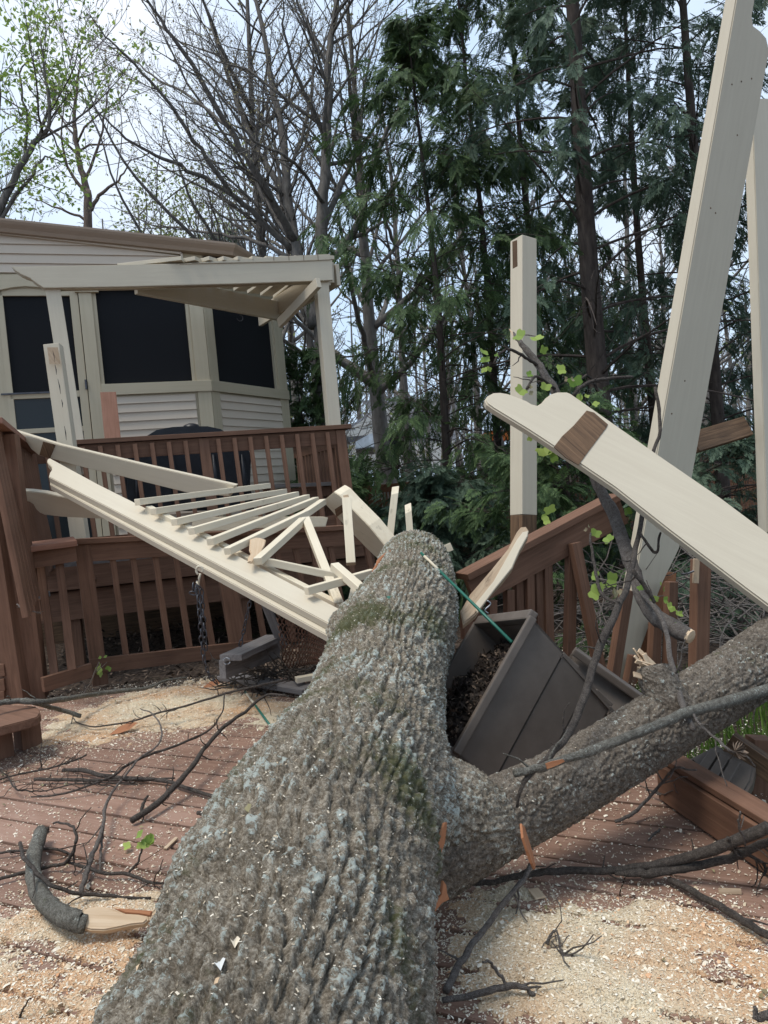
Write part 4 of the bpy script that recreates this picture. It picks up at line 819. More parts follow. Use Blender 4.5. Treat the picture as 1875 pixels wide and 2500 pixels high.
def fallen_tree():
    t = thing('fallen_tree', 'huge fallen tree trunk with grey furrowed lichen-spotted bark lying across the deck', 'tree', (TRUNK[2][0], TRUNK[2][1], 0))
    ctrl = [np.append(p, r) for p, r in zip(TRUNK, TR)]
    knee = P(838, 1535, 3.0); fork = P(1120, 2010, 2.0)
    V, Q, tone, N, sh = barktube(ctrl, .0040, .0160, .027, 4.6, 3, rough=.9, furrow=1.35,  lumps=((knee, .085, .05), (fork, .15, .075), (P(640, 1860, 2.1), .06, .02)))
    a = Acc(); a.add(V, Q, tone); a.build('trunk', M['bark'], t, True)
    a = Acc(); n, m = sh; c = TRUNK[0]; a.add(np.vstack([V[:m], c]), [[j, (j+1) % m, m, m] for j in range(m)]); a.build('cut_face', M['fresh'], t)
    # the thick side limb
    LP = [P(1010, 2080, 1.98), P(1130, 2035, 2.03), P(1240, 1985, 2.10), P(1360, 1925, 2.18), P(1500, 1842, 2.29), P(1640, 1755, 2.40), P(1780, 1668, 2.50), P(1900, 1585, 2.6), P(2050, 1470, 2.75)]
    LR = [.14, .116, .103, .099, .099, .101, .103, .106, .107]
    ctrl2 = [np.append(p, r) for p, r in zip(LP, LR)]
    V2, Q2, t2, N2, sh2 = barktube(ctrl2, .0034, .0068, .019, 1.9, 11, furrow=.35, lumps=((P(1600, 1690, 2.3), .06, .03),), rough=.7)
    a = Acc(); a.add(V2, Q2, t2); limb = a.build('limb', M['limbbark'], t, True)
    # collar where the limb leaves the trunk
    ctrl3 = [np.append(P(1000, 1975, 2.0), .15), np.append(P(1085, 1985, 2.03), .142), np.append(P(1165, 2005, 2.05), .120), np.append(P(1215, 1998, 2.085), .088)]
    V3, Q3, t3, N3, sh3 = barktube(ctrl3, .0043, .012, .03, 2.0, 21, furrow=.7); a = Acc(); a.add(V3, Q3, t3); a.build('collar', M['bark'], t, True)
    # snapped stub on top of the limb
    ctrl4 = [np.append(P(1640, 1735, 2.36), .075), np.append(P(1618, 1690, 2.36), .058), np.append(P(1600, 1650, 2.37), .052), np.append(P(1594, 1630, 2.38), .048)]
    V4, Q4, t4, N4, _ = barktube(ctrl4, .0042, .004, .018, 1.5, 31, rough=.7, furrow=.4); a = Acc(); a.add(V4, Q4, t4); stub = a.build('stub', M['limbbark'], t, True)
    c = P(1597, 1640, 2.38)
    for k in range(14):
        v = P(1560+RNG.uniform(-22, 26), 1600+RNG.uniform(-20, 55), 2.38+RNG.uniform(-.04, .05)); b = c+RNG.normal(size=3)*.018
        stick('splinter', b, v, RNG.uniform(.008, .018), .005, RNG.normal(size=3), M['fresh'] if k % 4 else M['rawlight'], stub, .001)
    # torn strips of orange inner bark
    for nm, o, tk in (('torn_bark', [(1274, 2010), (1281, 2018), (1292, 2052), (1302, 2085), (1308, 2115), (1307, 2122), (1300, 2108), (1288, 2075), (1278, 2045)], ((1274, 2010, 1.80), (1308, 2115, 1.78), (1300, 2050, 1.85))),
                      ('torn_bark', [(1086, 2010), (1092, 2008), (1090, 2030), (1086, 2060), (1078, 2082), (1066, 2090), (1064, 2080), (1074, 2050)], ((1088, 2010, 1.70), (1070, 2085, 1.66), (1095, 2040, 1.72))),
                      ('torn_bark', [(1083, 2150), (1090, 2160), (1092, 2180), (1098, 2196), (1080, 2205), (1060, 2230), (1052, 2232), (1062, 2205), (1078, 2185)], ((1083, 2150, 1.66), (1060, 2230, 1.60), (1098, 2196, 1.68)))):
        plate(nm, o, Plane.three(*tk), .006, M['split'], t, .001)
    pts = spline([P(918, 1492, 3.45), P(900, 1470, 3.5), P(912, 1400, 3.62), P(936, 1360, 3.75), P(975, 1338, 3.85), P(1010, 1335, 3.88)], 30); 
    pts = pts+UP*.0; a = Acc(); a.tube(pts, .008+.006*RNG.random(30), 5); a.build('bark_tear', M['split'], t, True)
    # sawdust and chips caught on the bark
    def flecks(V, N, sh, k, par, lo=.25, pick=None):
        idx = RNG.integers(0, len(V), k*4); idx = idx[(N[idx, 2] > lo)][:k]; b = Acc(); p = V[idx]+N[idx]*.002; nn = N[idx]
        q = unit3(RNG.normal(size=(len(idx), 3))+nn*.0); u = np.cross(nn+RNG.normal(size=nn.shape)*.35, q); u = unit3(u); v = unit3(np.cross(nn, u)); l = np.minimum(RNG.gamma(1.6, .0008, len(idx)), .0026)[:, None]+.0005; ww = l*RNG.uniform(.25, .7, (len(idx), 1))
        VV = np.stack([p-u*l-v*ww, p+u*l-v*ww*.6, p+u*l+v*ww, p-u*l+v*ww*.8], 1).reshape(-1, 3); i = np.arange(len(idx))*4
        b.add(VV, np.stack([i, i+1, i+2, i+3], -1), np.repeat(RNG.random(len(idx)), 4)); o = b.build('chips_on_bark', M['chips'], par); o['kind'] = 'stuff'
    flecks(V, N, sh, 10500, t); flecks(V2, N2, sh2, 320, t)
    # a few larger leaves and flakes lying on the trunk
    for (x, y, d, l, mt) in ((508, 2064, 1.55, .022, 'leaf'), (645, 2075, 1.46, .018, 'bud'), (640, 2272, 1.17, .018, 'bud'), (545, 2376, 1.06, .017, 'white'), (950, 1505, 2.84, .03, 'stake'), (362, 2360, 1.13, .012, 'fresh'), (585, 2325, 1.1, .016, 'chips'), (515, 2425, 1.03, .016, 'fresh')):
        leaf_at = P(x, y, d); j = np.argmin(np.linalg.norm(V-leaf_at, axis=1)); c = V[j]+N[j]*.006
        u = unit(np.cross(N[j], RNG.normal(size=3))); v = np.cross(N[j], u); b = Acc(); b.add([c-u*l, c-v*l*.45+N[j]*.003, c+u*l, c+v*l*.45+N[j]*.005], [[0, 1, 2, 3]], RNG.random()); b.build('flake', M[mt], t)
    return V, N
def unit3(v): return v/(np.linalg.norm(v, axis=-1, keepdims=True)+1e-9)
TV, TN = fallen_tree()

# ================================================================== BRANCHES AND TWIGS
LEAFO = np.array([(0, 0), (.28, -.05), (.55, .10), (.50, .38), (.62, .62), (.40, .80), (.12, .72), (0, .66), (-.12, .72), (-.40, .80), (-.62, .62), (-.50, .38), (-.55, .10), (-.28, -.05)])
def leaf(acc, c, size, up=None, tone=None):
    n = unit(RNG.normal(size=3)+np.array([0, -.6, .5])) if up is None else unit(up); u = unit(np.cross(n, RNG.normal(size=3))); v = np.cross(n, u); fold = .25
    V = [c+u*(x*size)+v*(y*size)+n*(abs(x)*size*fold) for x, y in LEAFO]+[c+v*(.36*size)]
    k = len(LEAFO); acc.add(V, [[i, (i+1) % k, k, k] for i in range(k)], RNG.random() if tone is None else tone)
def branch(label, pts, mat='twig', jit=.0022, twigs=0, parent=None, name='fallen_branch', group='fallen branches', n=None, cap=None):
    """pts: (px, py, width in photo px, z height on the deck  or  ('d', depth))"""
    Q = [];
    for q in pts:
        x, y, w_, z = q; 
        if isinstance(z, tuple): p = P(x, y, z[1])
        else: p = G(x, y, z)
        Q.append(np.append(p, max(w_*((p-CAM)@_fw)/F/2, .0012)))
    n = n or max(14, len(Q)*5); C = spline(Q, n); jn = RNG.normal(size=(n, 3))*jit*.5; jn = (jn+np.roll(jn, 1, 0))*.8; C[:, :3] += jn; C[:, 3] *= 1+.16*(RNG.random(n)-.5)
    C[:, 3] = np.maximum(C[:, 3], .001)
    a = Acc(); a.tube(C[:, :3], C[:, 3], 8 if C[:, 3].max() > .01 else 6)
    for _ in range(twigs):                                            # little side twigs and buds
        i = RNG.integers(2, n-2); b = C[i, :3]; d = unit(unit(C[i+1, :3]-C[i-1, :3])*.6+RNG.normal(size=3)*.6+UP*.25); L = RNG.uniform(.03, .13); e = [b]
        for s in range(4): d = unit(d+RNG.normal(size=3)*.25); e.append(e[-1]+d*L/4)
        e = np.array(e); e[:, 2] = np.maximum(e[:, 2], .004) if not isinstance(pts[0][3], tuple) else e[:, 2]; a.tube(e, np.linspace(min(C[i, 3]*.5, .0035), .0013, 5), 5)
    o = a.build(name, M[mat], parent, True, origin=None if parent is not None else C[0, :3])
    if parent is None: tag(o, label, 'branch', group)
    return o, C
def add_leaves(o, spots, mat='leaf', size=.03):
    for s in spots:
        p = P(*s[:3]); k = s[3] if len(s) > 3 else 1; sz = (s[4] if len(s) > 4 else size)*.68
        for _ in range(k):
            a = Acc(); sp = 0 if k == 1 else 1; leaf(a, p+sp*RNG.normal(size=3)*.012, sz*(RNG.uniform(.55, 1) if sp else 1), (RNG.normal()*(.4+.3*sp), -1, .37+RNG.normal()*.4)); a.build('leaf', M[mat], o)
def c1(x, y): return x/2.37, 1650+y/2.37
def c2(x, y): return x/2.37, 2000+y/2.37
def c3(x, y): return 1100+x/2.14, 2000+y/2.14
def c4(x, y): return 1200+x/2.458, 1700+y/2.458
def B(lab, f, pts, sc, mat='twig', twigs=0, **kw): return branch(lab, [(*f(q[0], q[1]), q[2]/sc, q[3]) for q in pts], mat, twigs=twigs, **kw)
def deck_branches():
    B('thick lichen-flecked branch running from the left edge over the low step toward the railing', c1, [(-80, 165, 34, .27), (0, 155, 34, .26), (100, 145, 34, .25), (250, 150, 34, .22), (400, 130, 32, .16), (550, 105, 28, .1), (700, 85, 24, .08), (850, 70, 18, .06), (950, 30, 14, .05), (1080, 8, 10, .04)], 2.37, 'lichtwig', 4)
    B('short lichen-flecked side branch with a snapped pale end, left of the sawdust', c1, [(150, 140, 30, .24), (250, 170, 28, .17), (350, 198, 26, .1), (468, 232, 26, .05)], 2.37, 'lichtwig', 2)
    B('long thin twig arching from the trunk across the yellow sawdust to the left', c1, [(1659, 20, 16, .2), (1500, 55, 14, .17), (1350, 90, 14, .14), (1100, 165, 13, .1), (900, 220, 12, .07), (750, 265, 11, .05), (550, 292, 10, .03), (450, 270, 7, .02), (420, 240, 5, .02)], 2.37, 'twig', 12)
    B('dark forked branch leaning from the trunk to a broken tip on the bare boards', c1, [(1659, 112, 8, .2), (1540, 115, 14, .19), (1420, 205, 18, .16), (1300, 290, 22, .13), (1200, 400, 25, .11), (1130, 500, 30, .09), (1040, 610, 33, .07), (960, 690, 35, .05), (870, 770, 37, .035), (758, 838, 38, .02)], 2.37, 'twig', 10)
    B('short dark spur standing up near the broken branch tip', c1, [(815, 785, 22, .03), (830, 735, 18, .05), (858, 690, 12, .07)], 2.37, 'twig')
    B('wavy dark branch lying level across the boards and into the trunk', c1, [(360, 545, 18, .03), (480, 545, 26, .03), (600, 578, 26, .025), (750, 595, 26, .02), (900, 600, 24, .02), (1010, 625, 22, .02), (1100, 655, 22, .02), (1290, 710, 20, .02)], 2.37, 'twig', 6)
    B('straight thin branch just behind the wavy one', c1, [(200, 598, 18, .025), (350, 600, 22, .02), (500, 605, 22, .02), (700, 600, 14, .02), (1010, 590, 10, .03)], 2.37, 'twig', 8)
    B('thin twig descending left from the yellow sawdust over the wavy branch', c1, [(1300, 100, 8, .14), (1280, 220, 9, .12), (1200, 320, 11, .1), (1000, 410, 14, .09), (850, 460, 15, .08), (750, 510, 15, .07), (650, 580, 15, .06), (500, 640, 13, .04), (330, 690, 12, .02), (180, 700, 9, .015)], 2.37, 'twig', 14)
    B('thin twig along the left edge below the low step', c1, [(-40, 625, 9, .02), (0, 598, 10, .02), (150, 560, 12, .03), (300, 530, 12, .04), (400, 500, 12, .05), (500, 455, 10, .06)], 2.37, 'twig', 16)
    B('tangle of bare twigs and dried buds at the far left edge', c1, [(-40, 520, 7, .02), (40, 575, 9, .03), (90, 650, 10, .04), (160, 665, 9, .03), (250, 665, 8, .02), (500, 620, 8, .03), (800, 630, 8, .02)], 2.37, 'twig', 30)
    B('pale smooth twig curving down toward the viewer', c1, [(810, 190, 6, .12), (880, 220, 8, .14), (930, 290, 10, .13), (930, 370, 11, .11), (880, 430, 12, .1), (800, 480, 13, .09), (730, 570, 14, .08), (660, 660, 16, .07), (610, 750, 18, .06), (600, 850, 20, .05), (585, 940, 20, .03)], 2.37, 'twigpale', 4)
    B('thicker pale stick continuing toward the viewer below the twig crossing', c1, [(595, 880, 20, .05), (560, 980, 26, .04), (520, 1080, 30, .03), (490, 1180, 32, .025), (462, 1262, 26, .02)], 2.37, 'twigpale', 2)
    B('short reddish twig beside the pale stick', c1, [(590, 940, 14, .03), (582, 1040, 16, .02), (580, 1130, 12, .01)], 2.37, 'twigpale')
    B('curled dark twig arching like a hook over the boards', c2, [(310, 20, 12, .09), (380, 25, 14, .11), (430, 60, 17, .12), (440, 130, 19, .1), (410, 210, 20, .06), (370, 260, 22, .03), (280, 275, 22, .02), (140, 310, 20, .02), (0, 345, 20, .02), (-60, 360, 18, .02)], 2.37, 'twig', 5)
    o, C = B('bare twig with one green bursting leaf bud, in front of the boards', c2, [(390, 250, 16, .03), (480, 275, 20, .03), (600, 310, 20, .025), (740, 320, 20, .02), (870, 365, 16, .015), (1000, 372, 10, .01)], 2.37, 'twig', 6)
    B('', c2, [(740, 310, 14, .02), (800, 240, 13, .05), (830, 130, 11, .1)], 2.37, 'twig', parent=o, name='side_twig')
    a = Acc(); p = G(*c2(838, 115), .11)
    for _ in range(7): leaf(a, p+RNG.normal(size=3)*.008, .026, (RNG.normal(), -1, .3+RNG.normal()*.6))
    a.build('leaf_bud', M['leaf'], o); a = Acc(); leaf(a, G(*c2(755, 150), .02), .03, (0, -.4, 1), .9); a.build('leaf', M['leaf'], o)
    B('smooth dark stick curving across in front of the sawn log', c2, [(120, 140, 24, .1), (130, 210, 24, .11), (180, 270, 24, .11), (230, 330, 24, .1), (310, 385, 24, .08), (420, 425, 22, .05), (550, 440, 22, .03), (700, 450, 20, .02), (872, 460, 18, .015)], 2.37, 'twig', 3)
    B('thin twig crossing behind the upright end of the sawn log', c2, [(-30, 198, 14, .02), (120, 182, 16, .02), (300, 175, 18, .02), (430, 212, 12, .015)], 2.37, 'twig', 5)
    B('small black twig standing in the sawdust at the lower left corner', c2, [(95, 1190, 14, .0), (125, 1120, 14, .03), (168, 1045, 8, .06)], 2.37, 'twig')
    B('stub of branch poking out under the left side of the trunk', c1, [(1145, 795, 26, .02), (1260, 806, 26, .02)], 2.37, 'twig')
    # the sawn log: curved, pale slanted cut
    t, C = B('curved grey sawn log with a long pale slanting cut, lying in the sawdust', c2, [(238, 70, 78, .045), (205, 180, 84, .045), (190, 280, 88, .05), (215, 400, 96, .055), (270, 490, 106, .06), (350, 550, 116, .06), (440, 588, 122, .06), (500, 605, 108, .055)], 2.37, 'lichtwig', n=60, jit=.0015, name='sawn_log', group=None)
    t['category'] = 'log'
    q = lambda x, y, z: G(*c2(x, y), z)
    pl = Plane(q(600, 580, .065), unit(np.array([.1, -.72, .7])))
    plate('cut_face', [c2(*p) for p in ((447, 565), (470, 530), (520, 508), (590, 505), (660, 520), (720, 545), (800, 550), (850, 560), (858, 580), (830, 605), (760, 612), (680, 630), (600, 645), (520, 642), (470, 625), (450, 595))], pl, .035, M['fresh'], t, .004)
    plate('bark_edge', [c2(*p) for p in ((660, 515), (760, 520), (880, 530), (870, 560), (800, 548), (720, 542))], Plane(pl.p-pl.n*.01, pl.n), .012, M['split'], t, .002)
    stick('torn_tip', P(*c2(262, 80), 2.78), P(*c2(275, 50), 2.8), .014, .012, (1, 0, 0), M['twig'], t, .001)
    # right hand side
    o, C = B('long dark branch lying from the trunk base across to the right edge', c3, [(90, 338, 26, .02), (250, 320, 30, .025), (430, 285, 34, .03), (600, 270, 38, .03), (800, 272, 40, .03), (1000, 250, 44, .04), (1200, 208, 50, .07), (1400, 150, 58, .12), (1660, 40, 66, .2)], 2.14, 'twig', 6)
    B('second dark branch lying close along the long one, forked near the right edge', c3, [(860, 285, 16, .03), (950, 285, 40, .035), (1050, 282, 46, .035), (1250, 250, 46, .05), (1450, 205, 46, .08), (1560, 165, 46, .11), (1680, 110, 44, .15)], 2.14, 'twig', 3)
    B('thin forked twig rising from the dark branches at the right edge', c3, [(1450, 100, 20, .16), (1480, 150, 20, .12), (1540, 180, 18, .1), (1640, 240, 18, .06), (1640, 300, 12, .04)], 2.14, 'twig', 8)
    B('pale bent twig tip sticking up above the dark branches on the right', c3, [(1540, 140, 14, .14), (1515, 60, 13, .2), (1505, 20, 12, .23), (1515, -40, 10, .27)], 2.14, 'twigpale', 2)
    B('slim dark stick propped from the trunk base down to the sawdust, lower middle', c3, [(430, 225, 26, .10), (370, 330, 30, .08), (270, 450, 32, .06), (190, 560, 34, .05), (110, 660, 36, .04), (40, 770, 40, .03), (-30, 900, 44, .02)], 2.14, 'twigpale', 3)
    o, C = B('forked twig with a hooked tip in the sawdust at the bottom', c3, [(-40, 948, 30, .02), (150, 910, 34, .025), (300, 870, 34, .03), (380, 880, 28, .03), (440, 920, 20, .01)], 2.14, 'twigpale', 2)
    B('', c3, [(290, 860, 20, .03), (235, 790, 18, .06), (205, 745, 16, .09), (165, 742, 12, .1)], 2.14, 'twigpale', parent=o, name='side_twig')
    B('straight dark stick slanting out to the lower right edge over the sawdust', c3, [(1145, 310, 32, .02), (1250, 370, 36, .02), (1400, 450, 40, .025), (1500, 520, 42, .03), (1680, 620, 44, .03)], 2.14, 'twig', 1)
    B('short grey branch end in the bottom right corner', c3, [(1590, 980, 20, .06), (1605, 1040, 40, .04), (1690, 1010, 60, .05)], 2.14, 'twigpale')
    B('thin twig leaning from the boards up to the limb, right of centre', c4, [(745, 755, 22, .01), (850, 700, 22, .03), (930, 620, 20, .06), (1020, 520, 18, .12), (1110, 432, 16, .19), (1230, 445, 9, .2)], 2.458, 'twigpale', 5)
    B('small twig lying alone on the bare right boards', c4, [(940, 865, 10, .01), (980, 825, 16, .012), (1015, 800, 14, .015)], 2.458, 'twigpale')
    B('little twig by the dry bud in the middle of the right sawdust', c3, [(500, 650, 20, .015), (548, 580, 12, .03), (575, 680, 14, .02), (600, 715, 22, .015), (720, 740, 6, .01)], 2.14, 'twigpale', 10)
    B('twigs gathered along the rail at the right deck edge', c4, [(930, 560, 16, .03), (1050, 600, 16, .03), (1150, 630, 14, .03), (1240, 680, 12, .02)], 2.458, 'twigpale', 12)
    # branch lying on the limb, and its fork
    o, C = branch('long smooth grey branch lying along the top of the thick limb', [(*c4(140, 462), 50/2.458, ('d', 1.95)), (*c4(250, 440), 52/2.458, ('d', 1.96)), (*c4(400, 395), 54/2.458, ('d', 1.98)), (*c4(600, 325), 60/2.458, ('d', 2.02)), (*c4(800, 245), 62/2.458, ('d', 2.06)), (*c4(1000, 170), 62/2.458, ('d', 2.12)), (*c4(1200, 90), 66/2.458, ('d', 2.2)), (*c4(1400, 35), 70/2.458, ('d', 2.28)), (*c4(1700, -50), 74/2.458, ('d', 2.4))], 'lichtwig', .002, 3)
    plate('torn_patch', [c4(*p) for p in ((325, 405), (360, 392), (430, 378), (440, 392), (400, 412), (335, 438))], Plane.three((*c4(325, 405), 1.935), (*c4(440, 385), 1.95), (*c4(380, 440), 1.94)), .003, M['split'], o, 0)
    # upright thin branch leaning over the planter
    o, C = branch('tall slender dark branch leaning in front of the planter with fine side twigs', [(1600, 945, 8, ('d', 3.25)), (1612, 1040, 9, ('d', 3.2)), (1590, 1130, 9, ('d', 3.12)), (1568, 1260, 11, ('d', 2.95)), (1540, 1400, 15, ('d', 2.65)), (1500, 1500, 19, ('d', 2.4)), (1462, 1590, 20, ('d', 2.32)), (1430, 1690, 20, ('d', 2.22)), (1395, 1780, 20, ('d', 2.12)), (1340, 1845, 18, ('d', 2.02)), (1282, 1905, 12, ('d', 1.95)), (1262, 1970, 7, ('d', 1.93))], 'twig', .003, 6)
    for p in (((1560, 1300, 7, ('d', 2.85)), (1600, 1350, 8, ('d', 2.8)), (1612, 1300, 5, ('d', 2.82))), ((1440, 1300, 6, ('d', 2.7)), (1450, 1380, 8, ('d', 2.65)), (1470, 1450, 9, ('d', 2.55)), (1515, 1475, 8, ('d', 2.44))), ((1545, 1390, 10, ('d', 2.5)), (1580, 1440, 11, ('d', 2.5)), (1600, 1470, 8, ('d', 2.5)))):
        branch('', list(p), 'twig', .002, 2, parent=o, name='side_twig')
    # broken leafy branch, its cut end toward the viewer
    o, C = branch('broken grey leafy branch hanging between the beams with a pale sawn end', [(1252, 812, 5, ('d', 3.35)), (1275, 842, 14, ('d', 3.3)), (1310, 885, 18, ('d', 3.27)), (1345, 935, 20, ('d', 3.22)), (1380, 1000, 22, ('d', 3.18)), (1450, 1160, 26, ('d', 3.08)), (1490, 1240, 30, ('d', 3.0)), (1530, 1345, 34, ('d', 2.9)), (1560, 1430, 36, ('d', 2.82)), (1590, 1490, 40, ('d', 2.76)), (1630, 1525, 42, ('d', 2.7)), (1682, 1552, 40, ('d', 2.64))], 'twigpale', .003, 6)
    p0, p1 = C[-2, :3], C[-1, :3]; a = Acc(); a.tube([p1-unit(p1-p0)*.003, p1+unit(p1-p0)*.006], [C[-1, 3]*1.0, C[-1, 3]*.92], 10); a.build('sawn_end', M['fresh'], o)
    a = Acc(); a.tube([P(1243, 803, 3.36), P(1250, 812, 3.35), P(1262, 828, 3.33)], [.001, .005, .009], 6); a.build('pale_tip', M['fresh'], o)
    for p in (((1310, 890, 8, ('d', 3.25)), (1280, 870, 8, ('d', 3.2)), (1245, 853, 7, ('d', 3.15)), (1222, 862, 6, ('d', 3.12)), (1205, 885, 5, ('d', 3.1))), ((1355, 950, 8, ('d', 3.2)), (1310, 920, 7, ('d', 3.1)), (1285, 950, 6, ('d', 3.05))), ((1400, 965, 9, ('d', 3.15)), (1425, 940, 9, ('d', 3.2)), (1470, 925, 9, ('d', 3.25)), (1545, 920, 8, ('d', 3.3))), ((1560, 1440, 10, ('d', 2.8)), (1615, 1510, 12, ('d', 2.6)), (1640, 1620, 14, ('d', 2.45)), (1660, 1700, 16, ('d', 2.3)), (1690, 1780, 14, ('d', 2.16)))):
        branch('', list(p), 'twigpale' if p[0][0] > 1500 else 'twig', .002, 3, parent=o, name='side_twig')
    add_leaves(o, [(1180, 855, 3.1, 1, .05), (1185, 872, 3.1, 1, .05), (1192, 895, 3.1, 2, .05), (1210, 862, 3.1, 2, .035), (1278, 822, 3.2, 1, .075), (1305, 823, 3.2, 1, .07), (1322, 862, 3.2, 1, .06), (1287, 916, 3.1, 1, .04), (1265, 960, 3.05, 1, .065), (1330, 952, 3.1, 1, .055), (1380, 903, 3.15, 1, .065), (1408, 942, 3.12, 1, .075), (1418, 972, 3.12, 2, .055), (1435, 975, 3.12, 2, .045), (1335, 1112, 3.05, 1, .085), (1360, 1112, 3.05, 1, .06), (1300, 1070, 3.1, 1, .04), (1330, 1262, 3.0, 2, .06), (1345, 1252, 3.0, 1, .06), (1460, 1430, 2.7, 1, .05), (1462, 1455, 2.7, 1, .075), (1505, 1418, 2.72, 1, .07), (1445, 1405, 2.7, 1, .045), (1470, 1310, 2.75, 2, .06), (1530, 1240, 2.9, 1, .05), (1570, 1440, 2.78, 1, .04), (1615, 1440, 2.7, 2, .04), (1620, 1465, 2.7, 1, .035), (1640, 1485, 2.66, 2, .04), (1650, 1505, 2.66, 3, .035), (1600, 1455, 2.7, 1, .04)])
    add_leaves(o, [(1385, 925, 3.12, 3, .035), (1296, 952, 3.05, 3, .03), (1512, 1438, 2.7, 3, .04), (1445, 1290, 2.75, 2, .03)], 'bud')
    o, C = branch('thin drooping twig with a dry brown flower cone, right of the limb', [(*c4(1215, 110), 14/2.458, ('d', 2.1)), (*c4(1280, 200), 16/2.458, ('d', 2.05)), (*c4(1370, 270), 18/2.458, ('d', 2.0)), (*c4(1430, 330), 18/2.458, ('d', 1.98)), (*c4(1520, 350), 12/2.458, ('d', 1.98)), (*c4(1580, 420), 10/2.458, ('d', 1.98))], 'twigpale', .002, 2)
    a = Acc(); c = P(*c4(1460, 330), 1.97)
    for _ in range(40):
        d = unit(RNG.normal(size=3)*.6+(P(*c4(1540, 320), 1.97)-c)/.04); a.add([c, c+d*.02+RNG.normal(size=3)*.002, c+d*.034, c+d*.02+RNG.normal(size=3)*.004], [[0, 1, 2, 3]], RNG.random())
    a.build('dry_cone', M['litter'], o)
    # rooted twig with sprouting leaves by the railing base, and twig on the left post
    o, C = B('thin sprouting twig with small green leaves at the foot of the lower railing', c1, [(480, 110, 8, .05), (520, 50, 9, .15), (555, -40, 8, .3), (575, -75, 6, .36)], 2.37, 'twigpale', 4)
    add_leaves(o, [(246, 1625, 5.0, 2, .07), (255, 1605, 5.0, 2, .05), (268, 1628, 5.0, 1, .05), (248, 1640, 5.0, 1, .06)])
    o, C = branch('hair-thin forked twig caught on the corner post', [(42, 1475, 4, ('d', 4.55)), (56, 1488, 4, ('d', 4.5)), (80, 1492, 4, ('d', 4.5)), (100, 1498, 3, ('d', 4.55))], 'twigpale', .002, 3)
deck_branches()

# ================================================================== SAWDUST
PILE = [(60, 2420, .34, 1.25), (150, 2300, .22, 1.1), (255, 2330, .18, .95), (330, 2240, .12, .6), (0, 2500, .4, 1.0), (130, 2240, .10, .9), (360, 1722, .5, 1.0), (560, 1738, .34, 1.15), (470, 1700, .4, .9), (190, 1760, .25, .62), (60, 1868, .22, .62), (160, 1800, .28, .55), (640, 1760, .25, .6), (300, 1790, .3, .5),
        (1420, 2440, .22, .72), (1650, 2380, .22, .72), (1300, 2340, .2, .5), (1190, 2290, .14, .5), (1610, 2240, .12, .6), (1130, 2200, .12, .4), (1190, 2440, .14, .4), (1850, 2420, .2, .6), (1560, 2300, .18, .45), (1440, 2230, .14, .42), (1260, 2170, .14, .55), (1750, 2270, .14, .42), (1050, 2330, .12, .5)]
PILEG = [(*G(x, y)[:2], r, w_) for x, y, r, w_ in PILE]
def dens(X, Y):
    d = np.zeros_like(X)
    for x, y, r, w_ in PILEG: d = d+w_*np.exp(-((X-x)**2+(Y-y)**2)/r**2)
    return d
def heap(X, Y):
    f_ = fbm(X*6+40, Y*6+40, 5); g_ = fbm(X*30+11, Y*30+11, 3)
    gp = np.abs(((X*DP[0]+Y*DP[1])/.146+.5) % 1-.5)*.146 < .0075
    return -.007*gp+(np.minimum(dens(X, Y), 1.5)*(.02+f_*1.75)-.80)*.020+(g_-.5)*.012
